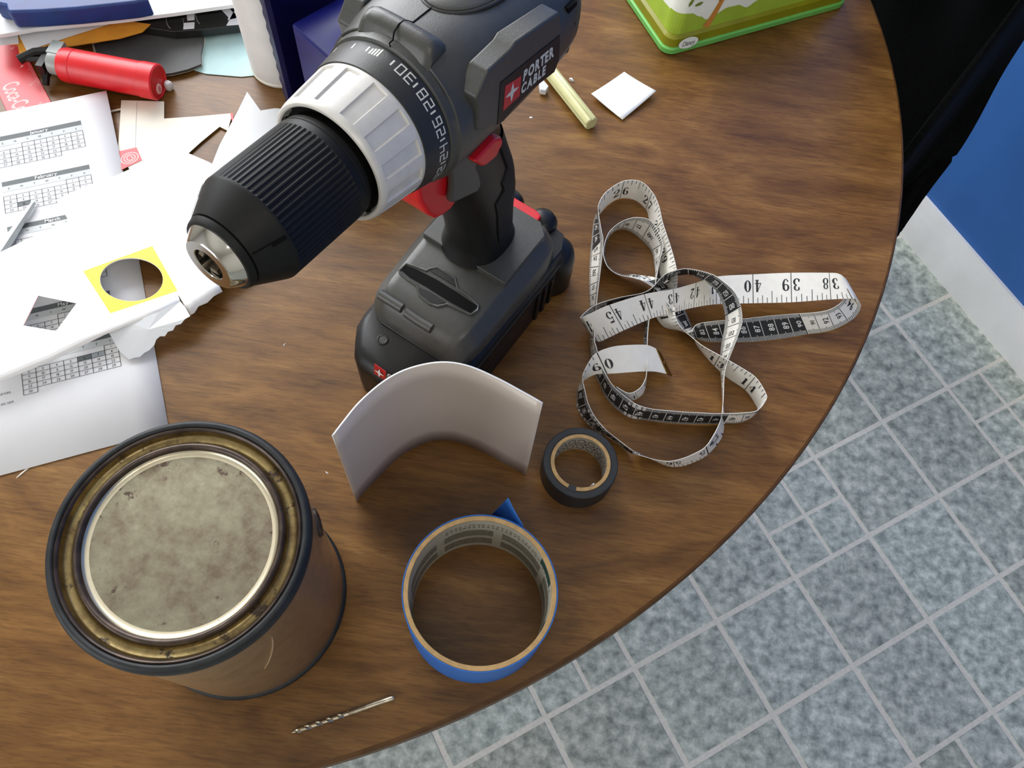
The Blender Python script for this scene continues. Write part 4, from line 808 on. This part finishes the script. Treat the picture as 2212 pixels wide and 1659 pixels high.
# pencil lying on the calendar
a_, b_ = at(74,436,3.6), at(-60,640,5.2); d = (b_-a_).normalized(); mb = MB()
mb.tube([a_, a_+d*1, a_+d*34, a_+d*100], [.8,1.6,3.4,3.6], 6); tag(build('grey_pencil', mb, M['pencil'], None, a_-Vector((0,0,3.6)), smooth=20), 'pale grey tapered pen lying on the February calendar block', 'pen')
# red ruler with script lettering
rul = thing('ruler', 'red plastic ruler with pale script lettering', 'ruler', at(60,200,0))
RQ = [at(*kA(160,985), 1.6), at(*kA(500,945), 1.6), at(*kA(120,290), 1.6), at(*kA(-160,330), 1.6)]
RQ = [at(51,318,1.2), at(133,263,1.2), at(32,70,1.2), at(-45,115,1.2)]
mb = MB(); mb.prism([Vector((p.x, p.y, .3)) for p in RQ], (0,0,.9)); build('blade', mb, M['rulerred'], rul, smooth=0, bevel=.4)
rq = quadmap([RQ[3], RQ[0], RQ[1], RQ[2]])                    # u down the ruler, v across to its right edge
rl = (RQ[0]-RQ[3]).length; rw = (RQ[1]-RQ[0]).length
def rmap2(u0, v0): return lambda x, y: rq(u0+x/rl, v0+y/rw)+Vector((0,0,.5))
mb = MB()
text(mb, 'Coca-Cola', 13.5, rmap2(.40, .36), .02, .46, gap=.02, slant=.25, align='l')
for k, n in enumerate('3456'): text(mb, n, 3.4, rmap2(.13+.205*k, .78), .01)
for k in range(60): x = k/60; mb.grid([[rq(x, 1-(.14 if k % 8 == 0 else .09)), rq(x, .985)], [rq(x+.004, 1-(.14 if k % 8 == 0 else .09)), rq(x+.004, .985)]])
mb.v = [(x, y, 1.3) for x, y, z in mb.v]; build('ruler_print', mb, M['rulerprint'], rul, smooth=0)
# red hand tool with a black clip head
r0, r1 = at(136,139,13), at(343,178,13); ax = (r1-r0); ax.z = 0; ax.normalize(); w = Vector((-ax.y, ax.x, 0))
rt = thing('red_hand_tool', 'red cylindrical tool with grey neck and black clip head', 'tool', (r0+r1)/2-Vector((0,0,13)))
def rl_(prof, n=40): return lathe_rings(prof, r0, n, ax, w, Vector((0,0,1)))
LL = (r1-r0).length
mb = MB(); mb.loft(rl_([(9.5,0),(11.8,1),(12.4,3.5),(12.4,10),(12.15,10.4),(12.4,10.8),(12.4,LL-12.4),(12.9,LL-12),(12.9,LL-1),(12,LL),(11,LL),(10.6,LL-.8)])); bar = build('barrel', mb, M['red'], rt, smooth=30)
mb = MB(); cc = r0+ax*(LL-.7)-Vector((0,0,4.5))-w*2; mb.loft([[cc+ax*h+w*a*math.cos(k*.262)+Vector((0,0,b*math.sin(k*.262))) for k in range(24)] for a, b, h in ((3.6,4.2,0),(3.2,3.8,.6))]); build('end_emblem', mb, M['rulerprint'], bar)
mb = MB(); cc += ax*.65; text(mb, '8', 4.5, lambda x, y: cc-w*x+Vector((0,0,y))); build('emblem_mark', mb, M['red'], bar, smooth=0)
mb = MB(); cc = r0+ax*LL+Vector((0,0,-6))+w*(-9); mb.loft([[at(364,185,4)+w*r*math.cos(k*.524)+ax*r*math.sin(k*.524)+Vector((0,0,h)) for k in range(12)] for r, h in ((2,-3.6),(3,-2),(3,2),(2,3.4))]); build('end_button', mb, M['paper'], bar)
mb = MB(); mb.loft(rl_([(7.5,-9),(8.6,-8),(8.6,-2),(8,.5)], 32)); mb.box(r0-ax*5+Vector((0,0,6))+w*7, 9, 12, 6, math.atan2(ax.y, ax.x)); build('neck', mb, M['clear'], rt, smooth=30)
mb = MB(); c = r0-ax*12; mb.box(c+Vector((0,0,-1)), 5, 20, 12, math.atan2(ax.y, ax.x)); mb.tube([c+w*6+Vector((0,0,4)), c+w*2-ax*8+Vector((0,0,5)), c-w*6-ax*17+Vector((0,0,3))], [3.2,3,3.4], 8)
mb.tube([c-w*1+Vector((0,0,3)), c-w*4-ax*12+Vector((0,0,3))], 2.0, 8); mb.tube([c-w*4+Vector((0,0,-2)), c-w*15+ax*2+Vector((0,0,-8))], [3.2,2.4], 8); build('clip_head', mb, M['black'], rt, smooth=30, label='black clip head')
# stack at the upper left
sheet('pale_teal_paper', [kA(*p) for p in ((1380,180),(1815,150),(1960,400),(1925,560),(1800,572),(1535,550),(1440,520))], .3, .5, M['mint'], 'pale teal paper lying flat beside the white ribbed cup', 'paper')
cg = [kA(*p) for p in ((700,330),(1000,240),(1300,200),(1525,225),(1518,320),(1500,400),(1502,478),(1400,518),(1285,545),(1150,560),(1000,520),(740,480))]
sheet('charcoal_card', cg, 2.6, 2.0, M['charcoal'], 'charcoal card with pale edges lying behind the red tool', 'card')
chc = bpy.data.objects['charcoal_card']; cgc = (sum(p[0] for p in cg)/len(cg), sum(p[1] for p in cg)/len(cg)); cg2 = [(cgc[0]+(x-cgc[0])*1.03, cgc[1]+(y-cgc[1])*1.07) for x, y in cg]
sheet('pale_backing', cg2, 1.2, 1.35, M['cream'], '', '', chc)
bk = thing('black_booklet', 'black booklet with large white letters under the paper stack', 'book', at(*kA(1300,120),0))
BK = [kA(*p) for p in ((560,262),(900,175),(1300,236),(1500,222),(1815,186),(1900,-60),(500,-120))]
mb = MB(); mb.prism([Vector((p.x, p.y, 5.)) for p in [at(x, y, 12.) for x, y in BK]], (0,0,7)); build('booklet_block', mb, M['bookblack'], bk, smooth=0, bevel=.5)
mb = MB(); P12 = lambda x, y: at(*kA(x, y), 12.3)
for q in (((1390,92),(1455,72),(1452,150),(1400,155)), ((1372,172),(1453,166),(1450,214),(1368,220)), ((1630,48),(1690,35),(1740,95),(1705,130)), ((1740,95),(1790,130),(1780,186),(1690,192)), ((1705,130),(1740,95),(1790,130),(1700,150)), ((1745,92),(1800,20),(1830,30),(1792,132))):
    mb.prism([P12(*p) for p in q], (0,0,.12))
for k, (cx, cy, r) in enumerate(((1300,205,60),(1420,205,55),(1520,170,60))):
    mb.grid([[P12(cx-r*d_*math.cos(t*.12), cy-70+90*math.sin(t*.12)*d_) for t in range(0,10)] for d_ in (.97,1.0)])
build('cover_lettering', mb, M['paper'], bk, smooth=0)
mn = [kA(*p) for p in ((-60,330),(130,330),(150,432),(480,352),(900,285),(1062,238),(1124,180),(900,150),(300,60),(-60,60))]
sheet('manila_envelope', mn, 12.6, .6, M['manila'], 'orange manila envelope tucked under the white papers', 'envelope')
ps = thing('paper_stack', 'stack of white papers under the blue folder', 'paper', at(*kA(500,130),0))
s1 = [kA(*p) for p in ((-80,345),(140,322),(130,242),(205,390),(300,345),(560,258),(900,150),(1500,-20),(-80,-60))]
sheet('loose_sheet', s1, 13.6, .5, M['paper'], '', '', ps)
s2 = [kA(*p) for p in ((-80,250),(20,246),(260,203),(600,168),(900,138),(1300,88),(1600,45),(1775,22),(1800,-60),(-80,-60))]
for k, z in enumerate((17,20.5,24)):
    dx = (0,-10,8)[k]; mb = MB(); mb.prism([Vector((p.x, p.y, z-3.2)) for p in [at(x, y+dx*.3, z) for x, y in s2]], (0,0,3.2)); build('paper_ream', mb, M['paper'], ps, smooth=0, bevel=.3)
s3 = [kA(*p) for p in ((-60,10),(38,30),(45,60),(60,82),(300,74),(560,56),(820,30),(1000,10),(1110,-12),(1000,-120),(-60,-160))]
mb = MB(); mb.prism([Vector((p.x, p.y, 24.6)) for p in [at(x, y, 40) for x, y in s3]], (0,0,15)); tag(build('blue_folder', mb, M['binder'], None, at(120,0,24.6), smooth=30, bevel=2.), 'thick dark blue folder on top of the paper stack', 'folder')
# white ribbed cup and navy containers
cb = at(547,136,0); cv_ = (at(700,136,0)-at(547,136,0)).normalized(); CUR = 24.; cupc = cb+Vector((CUR*.97, CUR*.1, 0))
cup = thing('ribbed_cup', 'white ribbed plastic cup standing left of the navy containers', 'cup', cupc)
mb = MB(); mb.grid(lathe_rings([(21,0),(23.4,.4),(24,2),(24,3)]+[(24+(.45 if k % 2 else 0), 3+k*1.1) for k in range(86)]+[(24,98),(23,99),(22.4,98),(22,10),(21,2),(21,0)], cupc, 72), cv=True); build('cup_wall', mb, M['cupwhite'], cup, smooth=50)
mb = MB(); mb.grid(lathe_rings([(24.2,3.4),(24.9,2.4),(24.6,.6),(23,.15)], cupc, 72), cv=True); build('foot_ring', mb, M['cream'], cup)
na = at(616,216,0); nb = at(648,192,0)
bxc = at(629,52,92); bx0 = Vector((bxc.x, bxc.y, 0)); d1 = (at(800,-42,92)-bxc); d1.z = 0; d1.normalize(); d2 = Vector((d1.y, -d1.x, 0))
# tall container: its scalloped side edge faces the cup
tubt = thing('navy_tub', 'tall dark navy plastic tub with a wavy side edge', 'container', na+d1*35+d2*7)
rows = []
for z in range(0, 131, 2):
    k = .8*math.sin(z*.55)
    rows.append([na+d2*(a+(k if a < 1 and b < 1 else 0))+d1*b+Vector((0,0,z)) for a, b in ((0,0),(12,-3),(14,0),(14,62),(0,62))])
mb = MB(); mb.loft(rows); build('tub_wall', mb, M['navydark'], tubt, smooth=30)
nbx = thing('navy_box', 'shorter glossy navy box with a dished top behind the drill', 'container', bx0+d1*40+d2*18)
def bq(a0, a1, b0, b1, z): return [bx0+d1*a+d2*b+Vector((0,0,z)) for a, b in ((a0,b0),(a1,b0),(a1,b1),(a0,b1))]
mb = MB(); mb.loft([bq(1,84,1,43,0), bq(0,85,0,44,2), bq(0,85,0,44,92)]); build('box_body', mb, M['navy'], nbx, smooth=20, bevel=1.4)
mb = MB(); n = 14; mb.grid([[bx0+d1*(1+83*i/n)+d2*(1+42*j/n)+Vector((0,0,92.4+5*math.sin(math.pi*i/n)**.7*math.sin(math.pi*j/n)**.7)) for j in range(n+1)] for i in range(n+1)]); build('box_lid', mb, M['navy'], nbx, smooth=60)
# ------------------------------------------------------------------ green tin with a woodland print
w0 = at(1437,120,0); wl = at(1330,0,0); wr = at(1820,13.6,0)
u1 = (wr-w0).normalized(); u2 = Vector((-u1.y, u1.x, 0))
tin = thing('woodland_tin', 'green and white tin printed with trees and hills at the back of the table', 'tin box', w0+u1*70+u2*60)
def rrect(a0, a1, b0, b1, r, z, n=6):
    out = []
    for cx, cy, s in ((a0+r,b0+r,180),(a1-r,b0+r,270),(a1-r,b1-r,0),(a0+r,b1-r,90)):
        for k in range(n+1): t = math.radians(s+90*k/n); out.append(w0+u1*(cx+r*math.cos(t))+u2*(cy+r*math.sin(t))+Vector((0,0,z)))
    return out
WA, WB = (wr-w0).length+2, 118.
mb = MB(); mb.loft([rrect(-1,WA,-1,WB,9,.3), rrect(-2,WA+1,-2,WB+1,10,1.2), rrect(-2,WA+1,-2,WB+1,10,5.2), rrect(-1,WA,-1,WB,9.5,6.2)]); build('rim', mb, M['green'], tin, smooth=40)
mb = MB(); mb.loft([rrect(-.3,WA-.7,-.3,WB-.7,9,6), rrect(.3,WA-1.3,.3,WB-1.3,9,13.2), rrect(2.5,WA-3.5,2.5,WB-3.5,9,15.4)]); build('band', mb, M['olive'], tin, smooth=40)
mb = MB(); mb.loft([rrect(3,WA-4,3,WB-4,10,15), rrect(5,WA-6,5,WB-6,11,72), rrect(7,WA-8,7,WB-8,10,76)]); tb_ = build('tin_body', mb, M['boxwhite'], tin, smooth=40)
def face1(a, z, h=.15): t = (z-15)/57; return w0+u1*a+u2*(3+2*t-h)+Vector((0,0,z))      # long face
def face2(b, z, h=.15): t = (z-15)/57; return w0+u2*b+u1*(3+2*t-h)+Vector((0,0,z))      # short face
hil = MB(); n = 60
HK = [(-120,44),(-60,36),(-30,46),(0,50),(16,49),(26,41),(33,34),(40,38),(50,43.5),(60,43),(70,36),(78,42),(92,50),(110,52),(128,43),(145,38),(170,46)]
def hz(a):
    for (a0,z0),(a1,z1) in zip(HK, HK[1:]):
        if a <= a1: t = (a-a0)/(a1-a0); t = t*t*(3-2*t); return 15+(lerp(z0, z1, t)-22)*.68
    return 45
hil.grid([[face1(13+(WA-27)*k/n, 15.4) for k in range(n+1)], [face1(13+(WA-27)*k/n, hz(13+(WA-27)*k/n)) for k in range(n+1)]])
hil.grid([[face2(13+(WB-27)*k/n, 15.4) for k in range(n+1)], [face2(13+(WB-27)*k/n, hz(-(13+(WB-27)*k/n))) for k in range(n+1)]])
cr = [(rrect(3-.15,WA-4,3-.15,WB-4,10,15.4), rrect(3.7-.15,WA-4,3.7-.15,WB-4,10.3,34))]; hil.grid([cr[0][0][0:7], cr[0][1][0:7]]); build('print_hills', hil, M['hill'], tb_, smooth=0)
mb = MB()
def trunk(a, lean): 
    pts = [(a,15.6,7),(a+lean*.3,25,5.5),(a+lean*.6,38,4.5),(a+lean*.9,54,4),(a+lean,70,3.5)]
    strokes(mb, [pts, [(a+lean*.6,38,3.5),(a+lean*.6-8,46,2),(a+lean*.6-16,51,1.4)], [(a+lean*.7,43,3),(a+lean+10,52,1.8),(a+lean+18,55,1.2)]], lambda x, y: face1(x, y, .3))
trunk(34, 14); build('print_tree', mb, M['trunk'], tb_, smooth=0)
mb = MB()
def leaf(a, z, ang, l, f): 
    c_, s_ = math.cos(ang), math.sin(ang); pts = [(0,0),(l*.3,l*.2),(l*.7,l*.18),(l,0),(l*.7,-l*.18),(l*.3,-l*.2)]
    mb.add([f(a+x*c_-y*s_, z+x*s_+y*c_, .3) for x, y in pts], [tuple(range(6))])
for a, z, g_ in ((30,45,2.6),(25,41,3.3),(22,52,2.2),(29,54,1.2),(56,52,.5),(62,57,1.2),(64,50,-.4),(12,40,1.2),(16,48,.9)): leaf(a, z, g_, 8, face1)
for a, z, g_ in ((20,42,1.),(34,48,2.2),(60,44,.6)): leaf(a, z, g_, 8, face2)
build('print_leaves', mb, M['leaf'], tb_, smooth=0)
oc = 18.; mb = MB(); ov = [(oc+9*math.cos(2*math.pi*k/28), 15+5*math.sin(2*math.pi*k/28)) for k in range(28)]
fb = lambda a, z, h=.2: w0+u1*a+u2*(-2.0-h+.2*(z-4.5))+Vector((0,0,z))
ov = [(oc+9.*math.cos(2*math.pi*k/28), 9+4.6*math.sin(2*math.pi*k/28)) for k in range(28)]
mb.add([fb(a, z, .6) for a, z in ov], [tuple(range(28))]); og = build('oval_badge', mb, M['boxwhite'], tin, smooth=0)
mb = MB(); text(mb, 'Disney', 4.2, lambda x, y: fb(oc+x, 9+y, .8), .0, .8, slant=.25, gap=.04); build('badge_script', mb, M['inkgrey'], og, smooth=0)
# ------------------------------------------------------------------ chair by the blue wall with a black coat thrown over it
sp = [at(*p, -330) for p in ((1975,405),(2040,300),(2090,195),(2030,100),(1960,90),(1940,300))]
c = sum(sp, Vector())/len(sp); c.z = 0
ch = thing('dining_chair', 'dark wooden chair hidden under the black coat beside the table', 'chair', Vector((c.x,c.y,FZ)))
mb = MB(); mb.prism([p-Vector((0,0,25)) for p in sp], (0,0,25)); build('seat', mb, M['chairwood'], ch, smooth=30, bevel=5)
for k in (0,1,2,4):
    p = sp[k].lerp(Vector((c.x,c.y,-330)), .12); mb = MB(); mb.box(Vector((p.x,p.y,(FZ-356)/2)), 28, 28, -356-FZ, .5); build('leg', mb, M['chairwood'], ch, smooth=30, bevel=3)
pa, pb = sp[2], sp[3]; d = (pb-pa).normalized(); mb = MB(); mb.prism([pa+d*12, pb-d*12, pb-d*12+Vector((-d.y,d.x,0))*-20, pa+d*12+Vector((-d.y,d.x,0))*-20], (0,0,330)); build('backrest', mb, M['chairwood'], ch, smooth=30, bevel=5)
outer = [(1938,506,-282),(1949,490,-262),(1976,452,-238),(2006,408,-215),(2063,331,-165),(2107,259,-115),(2160,158,-55),(2214,72,0),(2264,-10,60),(2332,-130,150),(2400,-230,185)]
inner = [(1890,530,-300),(1870,490,-296),(1860,440,-285),(1850,400,-275),(1840,320,-260),(1830,240,-240),(1815,140,-215),(1800,40,-190),(1800,-60,-150),(1830,-160,-80),(1880,-280,0)]
oo = catmull([at(*p) for p in outer], 5); ii = catmull([at(*p) for p in inner], 5); rows = []
for k, (a, b) in enumerate(zip(ii, oo)):
    t = k/(len(oo)-1); row = []
    for j in range(31):
        u = j/30; p = a.lerp(b, u); e = min(1, u*4)*min(1, (1-u)*6)
        row.append(p+Vector((0,0,e*(12*math.sin(u*9+t*3)+8*math.sin(u*19-t*6+1))*(.3+.7*t))))
    n_ = (b-a); n_.z = 0; n_.normalize()
    row += [b-n_*3+Vector((0,0,-14)), b-n_*9+Vector((0,0,-34))]
    for s_ in (.35,.7,1): zz = lerp(b.z-34, min(b.z-40,-322), s_); q_ = b-n_*(9+9*s_+5*math.sin(k*1.1)*s_); row.append(Vector((q_.x, q_.y, zz)))
    rows.append(row)
mb = MB(); mb.grid(rows); tag(build('black_coat', mb, M['cloth'], None, Vector((c.x,c.y,-300)), smooth=80, solid=5), 'black coat thrown over a chair between the table and the blue wall', 'clothing')
